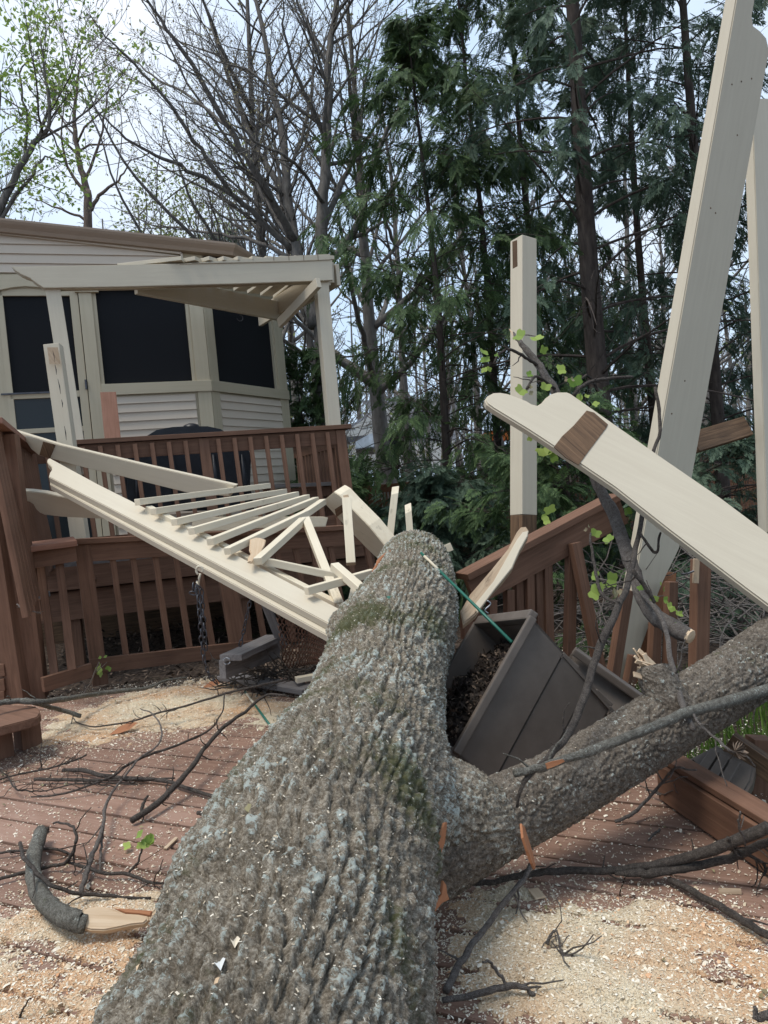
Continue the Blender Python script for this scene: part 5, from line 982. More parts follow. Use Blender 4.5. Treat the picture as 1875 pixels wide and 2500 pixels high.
def sawdust():
    # thick drifts
    xs = np.arange(-2.6, 1.5, .0095); ys = np.arange(1.2, 5.2, .0095); X, Y = np.meshgrid(xs, ys, indexing='ij'); Hh = heap(X, Y); n = len(ys)
    ok = Hh > .0005; c = ok[:-1, :-1] | ok[1:, :-1] | ok[1:, 1:] | ok[:-1, 1:]
    i = (np.arange(len(xs)-1)[:, None]*n+np.arange(n-1)[None])[c]; Q = np.stack([i, i+n, i+n+1, i+1], -1)
    Z = np.where(Hh > 0, np.minimum(Hh, .05)+.0015, -.02); V = np.stack([X, Y, Z], -1).reshape(-1, 3); used = np.unique(Q); mp = np.zeros(len(V), int); mp[used] = np.arange(len(used))
    a = Acc(); a.add(V[used], mp[Q]); tag(a.build('sawdust', M['sawdust'], smooth=False), 'drifts of pale yellow and orange sawdust on the deck', 'sawdust', kind='stuff')
    # loose chips
    def chips(num, mat, red):
        X = RNG.uniform(-2.7, 1.5, num*9); Y = RNG.uniform(1.25, 5.0, num*9); d = dens(X, Y); f_ = fbm(X*4+40, Y*4+40, 4)
        base = .05+.16*np.clip(1-(Y-1.3)/4.0, 0, 1)
        pr = np.clip(base+d*(.15+f_)*1.0, 0, 1)*np.clip(2.6/Y, .35, 1.3)
        if red: pr = np.clip(d*(f_**2)*.8-.12, 0, 1)
        k = np.where(RNG.random(len(X)) < pr)[0][:num]; X, Y = X[k], Y[k]; m = len(k); Hh = np.maximum(heap(X, Y), 0)
        q = X*DP[0]+Y*DP[1]; gap = np.abs((q/.146+.5) % 1-.5)*.146 < .004
        p = np.stack([X, Y, Hh+.0022-.012*gap*(Hh <= 0)], -1); th = RNG.random(m)*6.28
        u = unit3(np.stack([np.cos(th), np.sin(th), RNG.normal(size=m)*.28], -1)); nn = unit3(RNG.normal(size=(m, 3))*.35+UP); v = unit3(np.cross(nn, u))
        l = (RNG.gamma(2.2, .00085, m)+.001)[:, None]; w_ = l*RNG.uniform(.22, .65, (m, 1)); cv = np.cross(u, v)*l*.25
        VV = np.stack([p-u*l-v*w_, p-v*w_+cv, p+u*l-v*w_*.6, p+u*l+v*w_*.7, p+v*w_+cv, p-u*l+v*w_], 1).reshape(-1, 3); i = np.arange(m)*6
        a = Acc(); a.add(VV, np.concatenate([np.stack([i, i+1, i+4, i+5], -1), np.stack([i+1, i+2, i+3, i+4], -1)]), np.repeat(RNG.random(m), 6))
        tag(a.build('wood_chips', M[mat]), 'pale wood chips scattered over the boards' if not red else 'orange-red wood chips mixed in the sawdust drifts', 'wood chips', kind='stuff')
    chips(90000, 'chips', False); chips(13000, 'chipsred', True)
    # splinters and single curled leaves that one can point at
    items = [((738, 2345), (760, 2390), 'rawlight', 'thin flat splinter of wood lying on the boards left of the trunk')]
    for (xa, ya), (xb, yb), mt, lab in ((c2(955, 172), c2(1022, 108), 'rawlight', 'thin flat wood splinter on the boards left of the trunk'), (c3(552, 805), c3(588, 858), 'rawlight', 'small wood splinter in the sawdust, lower right'), (c3(430, 365), c3(470, 412), 'fresh', 'chunky pale wood chip by the slim propped stick'), (c3(1400, 375), c3(1520, 378), 'rawlight', 'long dry pale chip near the right edge of the deck')):
        o = stick('wood_splinter', G(xa, ya, .006), G(xb, yb, .008), .014 if 'chunk' not in lab else .03, .005, (1, -.3, 0), M[mt], None, .001); tag(o, lab, 'splinter')
    for x, y, lab, mt in ((1235, 50, 'curled rust-brown leaf by the swing at the back of the sawdust', 'split'), (715, 312, 'flat rust-brown leaf on the sawdust below the thin arching twig', 'split')):
        p = G(*c1(x, y), .02); a = Acc(); L = .075; u = unit([1, .25, .2]); v = unit([-.2, 1, .3]); a.add([p-u*L, p-u*L*.3+v*.022+UP*.012, p-u*L*.3-v*.02, p+u*L*.4+v*.022+UP*.016, p+u*L*.4-v*.018, p+u*L+UP*.012], [[0, 2, 1, 1], [1, 2, 4, 3], [3, 4, 5, 5]]); o = a.build('dry_leaf', M[mt], None, origin=p); tag(o, lab, 'leaf')
    a = Acc()
    for _ in range(150):
        x, y = RNG.uniform(-2.2, 1.2), RNG.uniform(1.4, 4.6); p = np.array([x, y, max(0, float(heap(np.array(x), np.array(y))))+.005]); s_ = RNG.uniform(.006, .014); u = unit(RNG.normal(size=3)*[1, 1, .3]); v = unit(np.cross(u, UP+RNG.normal(size=3)*.4)); a.add([p-u*s_, p-v*s_*.5+UP*.003, p+u*s_, p+v*s_*.5+UP*.005], [[0, 1, 2, 3]], RNG.random())
    tag(a.build('small_dead_leaves', M['bud']), 'tiny yellow and brown leaf scraps over the deck', 'leaf scraps', kind='stuff')
    # dark litter and broken twigs on the mulch under the railing
    a = Acc(); m = 9000; x = RNG.uniform(-3.2, 1.8, m); y = RNG.uniform(4.7, 9.5, m); p = np.stack([x, y, -.20+RNG.random(m)*.07], -1); u = unit3(RNG.normal(size=(m, 3))*[1, 1, .4]); v = unit3(np.cross(u, UP+RNG.normal(size=(m, 3))*.5)); l = RNG.uniform(.008, .04, (m, 1)); w_ = l*RNG.uniform(.15, .5, (m, 1))
    i = np.arange(m)*4; a.add(np.stack([p-u*l, p-v*w_, p+u*l, p+v*w_], 1).reshape(-1, 3), np.stack([i, i+1, i+2, i+3], -1), np.repeat(RNG.random(m)**1.5, 4)); tag(a.build('leaf_litter', M['litter']), 'dark mulch chips and leaf litter under the railings', 'litter', kind='stuff')
    a = Acc()
    for _ in range(130):
        p = P(RNG.uniform(560, 790), RNG.uniform(1590, 1650), 4.5); p[2] = RNG.uniform(.0, .12); d = unit(RNG.normal(size=3)*[1, 1, .25]); e = [p]
        for k in range(4): d = unit(d+RNG.normal(size=3)*.3); e.append(e[-1]+d*.06)
        a.tube(e, [.005, .004, .004, .003, .001], 4)
    tag(a.build('twig_litter', M['twig']), 'heap of dark broken twigs under the woven panel', 'twigs', kind='stuff')
    a = Acc(); m = 5200; x = RNG.uniform(1.05, 3.2, m); y = RNG.uniform(1.9, 4.5, m); p = np.stack([x, y, np.full(m, -.24)], -1); th = RNG.random(m)*6.28; u = np.stack([np.cos(th), np.sin(th), 0*th], -1)*.004; tip = RNG.normal(size=(m, 3))*[.04, .04, .01]+UP*RNG.uniform(.10, .24, (m, 1)); i = np.arange(m)*4
    a.add(np.stack([p-u, p+u, p+tip*.6+u*.7, p+tip], 1).reshape(-1, 3), np.stack([i, i+1, i+2, i+3], -1), np.repeat(RNG.random(m), 4)); tag(a.build('grass', M['grassm']), 'bright green grass beyond the right edge of the deck', 'grass', kind='stuff')
sawdust()

# ================================================================== BACKGROUND: fence, far house, play set
def back_fence(name, lab, a_, b_, h, zb, n, mat):
    a_, b_ = np.asarray(a_), np.asarray(b_); a_[2] = b_[2] = zb; t = thing(name, lab, 'fence', (a_+b_)/2); d = unit(b_-a_); L = np.linalg.norm(b_-a_); nn = unit(np.cross(d, UP))
    for k in range(n):
        p, q = lin(a_, b_, k/n), lin(a_, b_, (k+1)/n); s = Acc(); m = int(L/n/.115)
        for i in range(m): x = lin(p, q, (i+.5)/m); s.box(x+UP*.05, x+UP*(h-.28+.0*random.random()), .095, .018, d)
        s.box(p+UP*(h-.06), q+UP*(h-.06), .04, .14, nn); s.box(p+UP*(h-.3), q+UP*(h-.3), .09, .03, UP)
        for i in range(m*2): x = lin(p, q, (i+.5)/m/2); s.box(x+UP*(h-.28), x+UP*(h-.07), .025, .025, d)
        s.build('panel', M[mat], t); stick('post', p, p+UP*(h+.04), .1, .1, d, M[mat], t)
back_fence('wooden_fence', 'orange-brown wooden privacy fence behind the evergreens', P(700, 1200, 13.0), P(1900, 1200, 15.5), 1.75, -.62, 7, 'fencewood')
def far_house():
    d0 = 42.0; t = thing('neighbour_house', 'distant house with grey shingle roof and white gable seen between trunks', 'house', P(960, 1120, d0)); D = d0*1.0
    q = lambda x, y, dd=0: P(x, y, D+dd)
    a = Acc(); a.add([q(845, 1085), q(1110, 1075), q(1110, 1140), q(845, 1150)], [[0, 1, 2, 3]]); a.add([q(845, 1085), q(845, 1150), q(845, 1150, 8), q(845, 1085, 8)], [[0, 1, 2, 3]]); a.build('wall', M['white'], t)
    a = Acc(); a.add([q(838, 1052), q(925, 990, 4), q(1120, 985, 4), q(1120, 1078), q(842, 1080)], [[0, 1, 2, 2], [0, 2, 3, 4]]); a.add([q(880, 978, 5), q(1010, 972, 5), q(1120, 985, 4), q(905, 1000, 4)], [[0, 1, 2, 3]]); a.build('roof', M['shingle'], t)
    a = Acc(); g = [q(868, 1048, -1.5), q(940, 1000, -1.5), q(1010, 1046, -1.5)]; a.add(g, [[0, 1, 2, 2]]); a.build('gable', M['white'], t)
    a = Acc(); a.box(g[0], g[1], .35, .25, UP); a.box(g[1], g[2], .35, .25, UP); a.box(g[0]-np.array([1.2, 0, .2]), g[2], .3, .25, UP); a.build('gable_trim', M['white'], t)
    a = Acc(); a.add([q(962, 1052, -1.2), q(980, 1051, -1.2), q(980, 1072, -1.2), q(962, 1073, -1.2)], [[0, 1, 2, 3]]); a.build('window', M['screen'], t)
    o = plate('tarp_cover', [(868, 1078), (900, 1060), (930, 1052), (928, 1068), (912, 1092), (868, 1096)], Plane(P(900, 1075, 24), (0, -1, .25)), .8, M['tarp'], None, .02); tag(o, 'silver-blue tarpaulin over something, in front of the distant house', 'tarpaulin')
    o = plate('parked_trailer', [(928, 1060), (962, 1052), (978, 1056), (978, 1096), (918, 1098)], Plane(P(940, 1075, 25), (0, -1, 0)), 1.5, M['cover'], None, .05); tag(o, 'dark boxy shape beside the silver-blue tarpaulin', 'trailer')
    p = thing('play_set', 'orange and red plastic play set beyond the fence', 'play set', P(1230, 1150, 21)); pl = Plane(P(1230, 1100, 21), (.2, -1, 0))
    plate('roof_panel', [(1186, 1062), (1200, 1052), (1246, 1050), (1252, 1066), (1246, 1074), (1190, 1076)], pl, .6, M['orange'], p, .02); plate('side_panel', [(1210, 1076), (1228, 1076), (1232, 1112), (1214, 1114)], pl, .3, M['orange'], p, .02)
    plate('deck_panel', [(1200, 1100), (1256, 1092), (1262, 1102), (1208, 1112)], Plane(pl.p+np.array([0, -.2, 0]), pl.n), .5, M['red'], p, .02); plate('swing_seat', [(1214, 1118), (1256, 1114), (1256, 1140), (1222, 1144)], Plane(pl.p+np.array([0, -.1, 0]), pl.n), .4, M['orange'], p, .02)
    o = plate('slide', [(1314, 1136), (1330, 1128), (1352, 1134), (1354, 1166), (1338, 1172), (1312, 1164)], Plane(P(1330, 1150, 19), (0, -1, .3)), .5, M['orange'], None, .05); tag(o, 'orange plastic slide end just right of the upright square post', 'slide')
far_house()

# ================================================================== TREES
def rot_to(d, spin):
    x = unit3(d); ref = np.where(np.abs(x[:, 2:3]) > .92, np.array([[1., 0, 0]]), np.array([[0, 0, 1.]])); y = unit3(np.cross(ref, x)); z = np.cross(x, y); c, s = np.cos(spin)[:, None], np.sin(spin)[:, None]
    return np.stack([x, y*c+z*s, z*c-y*s], -1)
def frond_proto(kind):
    r = np.random.default_rng(kind+5); V = []; Q = []; T = []
    def q(p, d, l, w_, t):
        n = np.array([-d[1], d[0], 0]); k = len(V); b = np.array([*p, 0]); dd = np.array([*d, 0.])
        sag = -.10*l
        V.extend([b-n*w_*.35, b+dd*l*.55-n*w_, b+dd*l+np.array([0, 0, sag]), b+dd*l*.55+n*w_]); Q.append([k, k+1, k+2, k+3]); T.extend([t*.7, t, min(1, t*1.25), t])
    for i in range(9):
        f_ = (i+.6)/9.5
        for sg in (-1, 1):
            an = sg*(.75-.35*f_+r.normal()*.1); l = (.40*(1-f_)**.7+.09)*r.uniform(.8, 1.15); p = np.array([f_, 0]); d = np.array([math.cos(an), math.sin(an)]); t = r.uniform(.2, .75)
            q(p, d, l, .026, t)
            for g_ in (.38, .68):
                for s2 in (-1, 1): a2 = an+s2*.6; q(p+d*l*g_, np.array([math.cos(a2), math.sin(a2)]), l*(.42-.2*g_), .018, t*1.1)
    q(np.array([.0, 0]), np.array([1., 0]), 1.05, .012, .3)
    return np.array(V), np.array(Q), np.clip(np.array(T), 0, 1)
PROTO = [frond_proto(i) for i in range(4)]
def fronds(acc, pos, d, size, tone):
    m = len(pos)
    for k, (V, Q, T) in enumerate(PROTO):
        idx = np.arange(k, m, len(PROTO)); 
        if not len(idx): continue
        R3 = rot_to(d[idx], RNG.normal(size=len(idx))*.55); VV = np.einsum('nij,vj->nvi', R3, V)*size[idx][:, None, None]
        bend = (V[:, 0]**2)[None, :, None]*np.array([0, 0, -.28])*size[idx][:, None, None]; VV = VV+bend+pos[idx][:, None]
        i = (np.arange(len(idx))*len(V))[:, None, None]; acc.add(VV.reshape(-1, 3), (Q[None]+i).reshape(-1, 4), np.clip(T[None]*(.45+.75*tone[idx][:, None]), 0, 1).ravel())
def conifer(label, px, py, d, height, r0, mat, reach=1.6, bare=.18, nb=70, dens_=1.0, size=.34, lean=0, droop=.5, inner=.4, zlow=0.0, grp='evergreens behind the deck', name='evergreen_tree', trunkmat='treedark', belly=0.0):
    b = P(px, py, d); b[2] = -.45; t = thing(name, label, 'tree', b, grp)
    T = Acc(); n = 14; tp = np.array([b+np.array([lean*f_*height+.04*math.sin(f_*7+px), 0.03*math.cos(f_*5), f_*height]) for f_ in np.linspace(0, 1, n)]); T.tube(tp, r0*(1-.9*np.linspace(0, 1, n)), 9)
    Bc = Acc(); pos = []; dr = []; sz = []; tn = []
    for i in range(nb):
        f_ = zlow+(1-zlow)*(i+RNG.random())/nb; az = i*2.4+RNG.normal()*.5; L = reach*((1-f_)**.6*(1-belly)+belly*math.sin(math.pi*min(1, .12+f_*.95))**.8)*RNG.uniform(.6, 1.25)+.15; base = np.array([np.interp(f_, np.linspace(0, 1, n), tp[:, k]) for k in range(3)])
        el = .28+.5*f_+RNG.normal()*.15; m = 8; q = [base]; dv = np.array([math.cos(az)*math.cos(el), math.sin(az)*math.cos(el), math.sin(el)])
        for s in range(m): dv = unit(dv+np.array([0, 0, -droop*.20])+RNG.normal(size=3)*.07); q.append(q[-1]+dv*L/m)
        q = np.array(q); Bc.tube(q, np.linspace(max(.006, r0*.16*(1-f_*.6)), .003, m+1), 5)
        live = f_ > bare
        for _ in range(5 if live else 9):                              # bare inner twigs
            s = RNG.integers(1, m); dv = unit(unit(q[s]-q[s-1])+RNG.normal(size=3)*.7); e = [q[s]]
            for k in range(4): dv = unit(dv+RNG.normal(size=3)*.3); e.append(e[-1]+dv*L*RNG.uniform(.04, .11))
            Bc.tube(e, np.linspace(.005, .0015, 5), 3)
        if not live and RNG.random() < .8: continue
        for s in range(m+1):
            g_ = s/m
            if g_ < inner+RNG.normal()*.12: continue
            for _ in range(max(1, int((2.5+3.5*g_)*dens_*RNG.uniform(.4, 1.5)))):
                tw = unit(unit(q[s]-q[max(s-1, 0)])*.8+RNG.normal(size=3)*.75*[1, 1, .5]-UP*droop*.5); l = RNG.uniform(.05, .34)*L**.5; pos.append(q[s]+tw*l*RNG.random()); dr.append(unit(tw-UP*droop*.55)); sz.append(size*RNG.uniform(.55, 1.2)); tn.append(np.clip(.25+.55*RNG.random()+.25*(tw[2]), 0, 1))
    T.build('trunk', M[trunkmat], t, True); Bc.build('limbs', M[trunkmat], t); F_ = Acc(); fronds(F_, np.array(pos), np.array(dr), np.array(sz), np.array(tn)); F_.build('foliage', M[mat], t)
    return t
def grow(acc, buds, q, r, lev, cfg):
    """side limbs of polyline q with radii r, and theirs, down to twigs"""
    L = np.linalg.norm(np.diff(q, axis=0), axis=1).sum(); nchild = max(2, int(L/cfg['gap'][lev]*RNG.uniform(.75, 1.25)))
    for i in range(nchild):
        f_ = cfg['from'][lev]+(1-cfg['from'][lev])*(i+RNG.random())/nchild; x = f_*(len(q)-1); k = min(int(x), len(q)-2); p = lin(q[k], q[k+1], x-k); tg = unit(q[k+1]-q[k])
        pr = RNG.normal(size=3); pr = unit(pr-tg*(pr@tg)); an = cfg['ang'][lev]*RNG.uniform(.6, 1.35); dv = unit(tg*math.cos(an)+pr*math.sin(an)); l = cfg['len'][lev]*L*(1-.55*f_)*RNG.uniform(.5, 1.15); l = max(l, cfg['min'])
        m = 6 if lev < 2 else 4; e = [p]; w_ = cfg['wob']
        for s in range(m): dv = unit(dv+RNG.normal(size=3)*w_+UP*cfg['trop']); e.append(e[-1]+dv*l/m)
        e = np.array(e); rp = np.interp(x, np.arange(len(r)), r); r0 = max(min(rp*.52, .0105*l+.003), cfg['rmin']*1.3); rr = np.linspace(r0, cfg['rmin'], m+1)
        acc.tube(e, rr, 5 if r0 > .02 else (4 if r0 > .008 else 3))
        if lev < cfg['levels']-1: grow(acc, buds, e, rr, lev+1, cfg)
        elif buds is not None:
            for b in range(cfg['buds']):
                c = e[-1] if b == 0 else lin(e[-2], e[-1], RNG.random())+RNG.normal(size=3)*cfg['budsp']; s_ = cfg['bud']*RNG.uniform(.6, 1.3); u = unit(RNG.normal(size=3)); v = unit(np.cross(u, RNG.normal(size=3))); buds.add([c-u*s_*.5, c+v*s_*.4, c+u*s_, c-v*s_*.4], [[0, 1, 2, 3]], RNG.random())
CFG = dict(levels=3, gap=[.30, .17, .16], len=[.46, .5, .45], ang=[.75, .7, .7], wob=.14, trop=.06, rmin=.0021, buds=2, bud=.026, budsp=.05, min=.18); CFG['from'] = [.12, .2, .25]
def stemtree(name, label, stems, base, mat, bmat, cfg, grp='bare trees behind the house', sides=8):
    b = P(*base); b[2] = -.6; t = thing(name, label, 'tree', b, grp); W = Acc(); Lm = Acc(); Bd = Acc()
    for k, (pts, r0, r1) in enumerate(stems):
        q = spline([P(*p) if isinstance(p, tuple) else np.asarray(p) for p in pts], max(8, len(pts)*4)); q = q+RNG.normal(size=q.shape)*.012; r = np.linspace(r0, r1, len(q))*(.68 if sides == 8 else .85)
        (W if k == 0 else Lm).tube(q, r, sides if r0 > .05 else 6); grow(Lm, Bd, q, r, 0, dict(cfg, **{'from': [.5, .2, .25]}) if k == 0 else cfg)
    W.build('trunk', M[mat], t, True); Lm.build('limbs', M[mat], t, True)
    if Bd.n: Bd.build('crown', M[bmat], t)
    return t
def big_tree():
    d = 12.5; g = lambda x, y, o=0: (x, y, d+o)
    stems = [([g(795, 1200), g(788, 900), g(785, 640), g(786, 540), g(792, 430, .1), g(800, 300, .2), g(802, 150, .3), g(820, 0, .4), g(840, -160, .5)], .20, .05),
             ([g(770, 800), g(735, 660, .2), g(715, 560, .4), g(702, 470, .5), g(690, 330, .7), g(662, 200, .9), g(640, 60, 1), g(600, -90, 1.2)], .17, .04),
             ([g(720, 590, .3), g(660, 480, -.3), g(600, 380, -.7), g(540, 280, -1), g(470, 160, -1.4), g(400, 60, -1.7), g(330, -50, -2)], .10, .02),
             ([g(712, 610, .3), g(640, 540, 0), g(560, 470, -.4), g(470, 420, -.9), g(380, 380, -1.3), g(300, 330, -1.7), g(225, 260, -2)], .085, .012),
             ([g(725, 640, .2), g(640, 596, .6), g(560, 575, 1), g(460, 560, 1.4), g(360, 545, 1.7), g(270, 500, 2)], .065, .01),
             ([g(785, 660), g(850, 590, -.3), g(885, 520, -.5), g(902, 450, -.6), g(935, 340, -.8), g(1000, 220, -1), g(1060, 60, -1.2)], .11, .025),
             ([g(855, 585, -.3), g(905, 560, .2), g(965, 525, .7), g(1020, 500, 1)], .06, .012),
             ([g(700, 480, .5), g(620, 350, .9), g(565, 210, 1.3), g(525, 90, 1.6), g(480, -40, 1.8)], .085, .02),
             ([g(788, 560), g(838, 440, .5), g(876, 340, .8), g(892, 200, 1.1), g(930, 50, 1.4)], .085, .02),
             ([g(560, 470, -.4), g(480, 350, -.9), g(420, 262, -1.2), g(330, 160, -1.5), g(262, 92, -1.7), g(212, 30, -1.9)], .055, .008),
             ([g(560, 310, -.9), g(470, 240, -.5), g(380, 190, -.2), g(300, 130, .2), g(220, 100, .4)], .04, .007),
             ([g(797, 330, .2), g(740, 220, -.3), g(700, 110, -.7), g(690, -20, -1)], .06, .015), ([g(700, 430, .6), g(740, 330, 1.1), g(765, 200, 1.5), g(760, 40, 1.8)], .06, .015),
             ([g(730, 610, .3), g(655, 505, .9), g(610, 400, 1.3), g(590, 280, 1.6), g(570, 120, 1.9)], .07, .015),
             ([g(790, 500), g(740, 420, -.6), g(690, 380, -1), g(610, 330, -1.4), g(520, 210, -1.8), g(430, 140, -2)], .05, .01)]
    stemtree('bare_tree', 'large bare many-stemmed tree fanning out behind the porch corner', stems, (790, 1200, d), 'tree', 'bud', CFG)
big_tree()
def small_trees():
    c = dict(CFG); c.update(gap=[.42, .30, .3], bud=.03, buds=2, rmin=.0034)
    lf = dict(CFG); lf.update(gap=[.38, .26, .22], bud=.075, buds=6, budsp=.12, rmin=.004)
    g = lambda d: (lambda x, y, o=0: (x, y, d+o))
    h = g(15); stemtree('leafy_tree', 'tree with fresh light green leaves at the upper left edge', [([h(-120, 900), h(-60, 660), h(0, 510), h(60, 385), h(95, 335), h(120, 300), h(112, 190), h(100, 90)], .15, .02), ([h(-50, 640), h(20, 500), h(70, 440), h(105, 385), h(150, 395)], .07, .015), ([h(62, 385), h(65, 290), h(50, 180), h(95, 120)], .05, .012), ([h(-60, 600), h(-30, 400), h(0, 250), h(-20, 120)], .1, .02), ([h(95, 335), h(120, 260), h(128, 200)], .04, .01)], (-120, 1200, 15), 'tree', 'leaf', lf, 'leafy spring trees')
    h = g(21); stemtree('bare_tree', 'slender bare tree rising just behind the porch roof on the left', [([h(225, 1100), h(216, 540), h(210, 460), h(192, 390), h(182, 300), h(190, 190), h(200, 140)], .2, .02), ([h(214, 520), h(250, 470), h(290, 440), h(320, 390)], .09, .02), ([h(212, 470), h(170, 420), h(150, 330), h(160, 240)], .08, .015), ([h(216, 540), h(160, 515), h(120, 500), h(70, 480)], .06, .015), ([h(205, 440), h(240, 360), h(260, 250), h(270, 170)], .07, .015)], (225, 1200, 21), 'treebrown', 'bud', dict(c, bud=.05, gap=[.5, .34, .32], rmin=.005))
    hz = dict(CFG); hz.update(gap=[.55, .42, .34], bud=.10, buds=5, budsp=.22, rmin=.006, levels=3)
    for x, y0, d, lab in ((395, 470, 27, 'hazy yellow-green tree behind the porch roof, left one'), (520, 420, 29, 'hazy yellow-green tree behind the porch roof, right one'), (15, 430, 30, 'hazy green tree behind the leafy one at the far left')):
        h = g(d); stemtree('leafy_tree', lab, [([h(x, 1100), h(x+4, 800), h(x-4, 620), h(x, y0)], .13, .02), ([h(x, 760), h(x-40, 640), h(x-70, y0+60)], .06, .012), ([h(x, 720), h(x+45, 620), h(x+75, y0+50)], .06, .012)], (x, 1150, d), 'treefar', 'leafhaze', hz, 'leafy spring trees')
    specs = [(452, 23, .13, 'thin upright trunk behind the roof ridge, browned twigs'), (545, 26, .15, 'straight thin tree between the porch roof and the big bare tree'), (872, 17, .17, 'leaning slim tree crossing the gap right of the pergola'), (955, 15.5, .24, 'thick grey trunk standing in the gap between pergola and evergreens'), (1010, 19, .16, 'second grey trunk close beside the thick one in the gap'), (1085, 22, .2, 'tall grey trunk above the left evergreen'), (1165, 24, .17, 'slim trunk in the middle of the evergreen screen'), (1225, 20, .15, 'thin trunk just left of the upright square post'), (1340, 25, .2, 'grey trunk right of the upright square post'), (1560, 21, .2, 'grey trunk between the evergreen and the leaning beam'), (1640, 27, .2, 'trunk low behind the tall leaning beam'), (1745, 24, .18, 'trunk beyond the fence near the right edge'), (330, 27, .15, 'hazy thin tree above the porch roof'), (90, 25, .17, 'bare tree behind the leafy one at far left'), (690, 14.5, .16, 'dark trunk seen under the pergola corner'), (742, 18, .14, 'trunk just behind the right pergola post'), (640, 21, .15, 'trunk behind the fan of big branches'), (1420, 18, .12, 'slim bare tree left of the tall evergreen trunk')]
    for i, (x, d, r, lab) in enumerate(specs):
        b = P(x+.09*0, 1130, d); b[2] = -.8; ln = RNG.normal()*.02+(.10 if 'crossing' in lab else 0)*-1; H_ = RNG.uniform(9, 13) if 'roof' not in lab and 'left' not in lab else RNG.uniform(6.5, 8.5)
        tr = [b+np.array([ln*f_*H_+.12*math.sin(f_*5+i), .1*math.cos(f_*4+i), f_*H_]) for f_ in np.linspace(0, 1, 7)]
        st = [(tr, r, .03)]
        for k in range(9):
            f_ = RNG.uniform(.28, .85); p = np.array([np.interp(f_, np.linspace(0, 1, 7), np.array(tr)[:, j]) for j in range(3)]); az = RNG.random()*6.28; l = H_*.32*(1.15-f_)*RNG.uniform(.7, 1.2); dv = np.array([math.cos(az), math.sin(az), .7]); st.append(([p, p+dv*l*.4, p+dv*l*.8+UP*l*.15, p+dv*l+UP*l*.5], r*.38, .008))
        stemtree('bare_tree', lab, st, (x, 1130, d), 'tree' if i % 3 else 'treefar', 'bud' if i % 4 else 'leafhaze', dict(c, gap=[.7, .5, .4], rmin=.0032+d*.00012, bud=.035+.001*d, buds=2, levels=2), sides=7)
small_trees()
def evergreens():
    conifer('tall evergreen with a straight bare brown trunk and airy drooping sprays, right of centre', 1492, 1200, 9.3, 12.5, .155, 'conifer2', reach=2.2, bare=.27, nb=96, dens_=1.1, size=.29, inner=.42, droop=.55, lean=-.004)
    conifer('dense dark evergreen left of the upright square post, sweeping to the ground', 1110, 1300, 10.4, 7.8, .075, 'conifer', reach=1.75, bare=.03, nb=96, dens_=.95, size=.28, belly=.8, inner=.35, droop=.6)
    conifer('dark evergreen with hanging sprays behind the upright square post', 1230, 1250, 12.0, 10.5, .075, 'conifer', reach=1.8, bare=.12, nb=80, dens_=.95, size=.31, inner=.4, droop=.6)
    conifer('soft airy evergreen behind the tall one, filling the gap right of the square post', 1345, 1200, 12.8, 11.5, .09, 'conifer', reach=2.3, bare=.22, nb=84, dens_=1.0, size=.33, inner=.35, droop=.55)
    conifer('grey-green evergreen between the tall bare trunk and the leaning beam', 1610, 1200, 12.2, 11.0, .09, 'conifer2', reach=2.2, bare=.16, nb=84, dens_=1.0, size=.33, inner=.35, droop=.5)
    conifer('dark evergreen filling the upper right behind the leaning beam', 1760, 1200, 10.0, 12.0, .10, 'conifer2', reach=2.3, bare=.16, nb=92, dens_=1.1, size=.30, inner=.4, droop=.5)
    conifer('small bushy evergreen just right of the raised deck corner', 800, 1350, 9.6, 1.75, .05, 'conifer', reach=.6, bare=.0, nb=44, dens_=.9, size=.27, inner=.2, droop=.3)
    conifer('young feathery evergreen between the two right pergola posts', 752, 1150, 12.5, 3.6, .05, 'conifer', reach=.9, bare=.0, nb=48, dens_=.9, size=.3, inner=.2, droop=.1)
    conifer('distant dark evergreen peeking over the porch roof', 580, 900, 23, 9.2, .15, 'conifer2', reach=2.0, bare=.1, nb=60, dens_=.8, size=.55, inner=.25, droop=.4)
    conifer('low spreading evergreen in front of the fence, behind the trunk end', 1075, 1400, 8.2, 1.55, .05, 'conifer2', reach=1.05, bare=.0, nb=60, dens_=1.7, size=.19, inner=.25, droop=.5)
    conifer('low evergreen growing behind the splayed balusters', 1420, 1500, 6.9, 2.0, .04, 'conifer', reach=1.2, bare=.0, nb=44, dens_=1.4, size=.19, inner=.25, droop=.4)
    conifer('low evergreen behind the thick limb at the right', 1740, 1450, 6.6, 1.7, .04, 'conifer2', reach=1.2, bare=.0, nb=38, dens_=1.3, size=.19, inner=.3, droop=.4)
    # brush pile of pale bare twigs behind the right railing
    a = Acc()
    for _ in range(240):
        p = P(RNG.uniform(1420, 1900), RNG.uniform(1400, 1600), RNG.uniform(4.6, 6.0)); dv = unit(RNG.normal(size=3)*[1, 1, .35]); e = [p]
        for k in range(6): dv = unit(dv+RNG.normal(size=3)*.22); e.append(e[-1]+dv*.13)
        a.tube(e, np.linspace(.006, .0015, 7), 4)
    tag(a.build('brush_pile', M['twigpale']), 'tangle of pale bare brush behind the right railing', 'brush', kind='stuff')
evergreens()
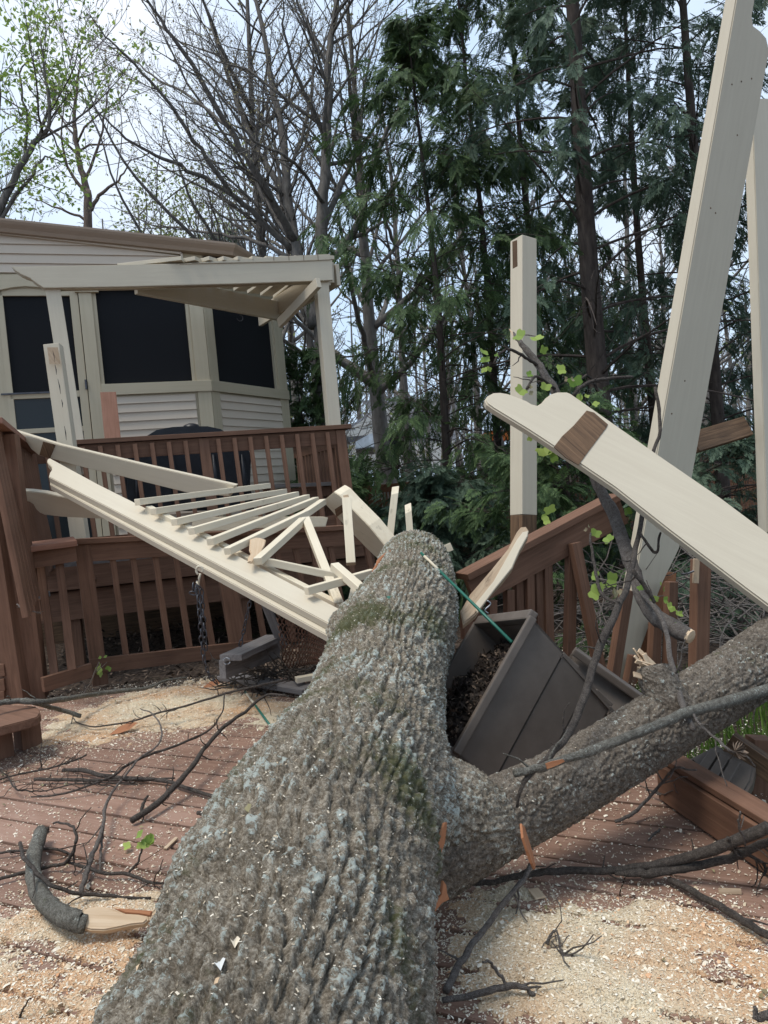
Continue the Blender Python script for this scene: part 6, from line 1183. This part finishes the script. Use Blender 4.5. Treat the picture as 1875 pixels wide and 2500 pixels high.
def woods():
    a = Acc(); b = Acc()
    for i in range(300):
        d = RNG.uniform(30, 75); x = RNG.uniform(-500, 2400); p = P(x, 1150, d); p[2] = -1.2; H_ = RNG.uniform(7, 15); ln = RNG.normal()*.04; q = np.array([p+np.array([ln*f_*H_+.25*math.sin(f_*4+i), 0, f_*H_]) for f_ in np.linspace(0, 1, 6)]); a.tube(q, np.linspace(RNG.uniform(.08, .2), .03, 6), 5)
        for k in range(14):
            f_ = RNG.uniform(.15, .98); s = np.array([np.interp(f_, np.linspace(0, 1, 6), q[:, j]) for j in range(3)]); az = RNG.random()*6.28; l = H_*.22*(1.2-f_)*RNG.uniform(.5, 1.4); dv = np.array([math.cos(az), math.sin(az), .8]); e = np.array([s, s+dv*l*.5, s+dv*l+UP*l*.3]); a.tube(e, [.04, .025, .01], 3)
            for j in range(4): u = lin(e[1], e[2], RNG.random()); v = unit(RNG.normal(size=3)+UP*.6)*l*.45; a.tube([u, u+v*.5, u+v+RNG.normal(size=3)*.1], [.016, .012, .008], 3)
            if i % 3 == 0:
                c = lin(e[0], e[2], RNG.random())+RNG.normal(size=(5, 3))*.5
                for cc in c: s_ = RNG.uniform(.05, .13); u = unit(RNG.normal(size=3)); v = unit(np.cross(u, RNG.normal(size=3))); b.add([cc-u*s_, cc+v*s_*.6, cc+u*s_, cc-v*s_*.6], [[0, 1, 2, 3]], RNG.random())
    u_ = Acc(); m = 26000; dd = RNG.uniform(16, 48, m); xx = RNG.uniform(-300, 2200, m); cl = fbm(xx/140.+3, dd/3.+9, 3); pp = CAM+(_fw[None]+XI[None]*((xx-CX)/F)[:, None])*dd[:, None]; pp[:, 2] = -.9+np.clip(RNG.gamma(1.6, .55, m)*np.clip(cl*3-.8, .1, 2), 0, 3.2)
    sz = RNG.uniform(.04, .12, (m, 1)); a1 = unit3(RNG.normal(size=(m, 3))); a2 = unit3(np.cross(a1, RNG.normal(size=(m, 3)))); i = np.arange(m)*4; u_.add(np.stack([pp-a1*sz, pp+a2*sz*.6, pp+a1*sz, pp-a2*sz*.6], 1).reshape(-1, 3), np.stack([i, i+1, i+2, i+3], -1), np.repeat(RNG.random(m), 4)); tag(u_.build('far_undergrowth', M['olive']), 'green-brown undergrowth on the floor of the far woods', 'undergrowth', kind='stuff')
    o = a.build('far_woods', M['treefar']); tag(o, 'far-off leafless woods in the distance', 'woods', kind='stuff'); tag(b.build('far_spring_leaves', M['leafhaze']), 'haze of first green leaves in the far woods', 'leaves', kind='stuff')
woods()
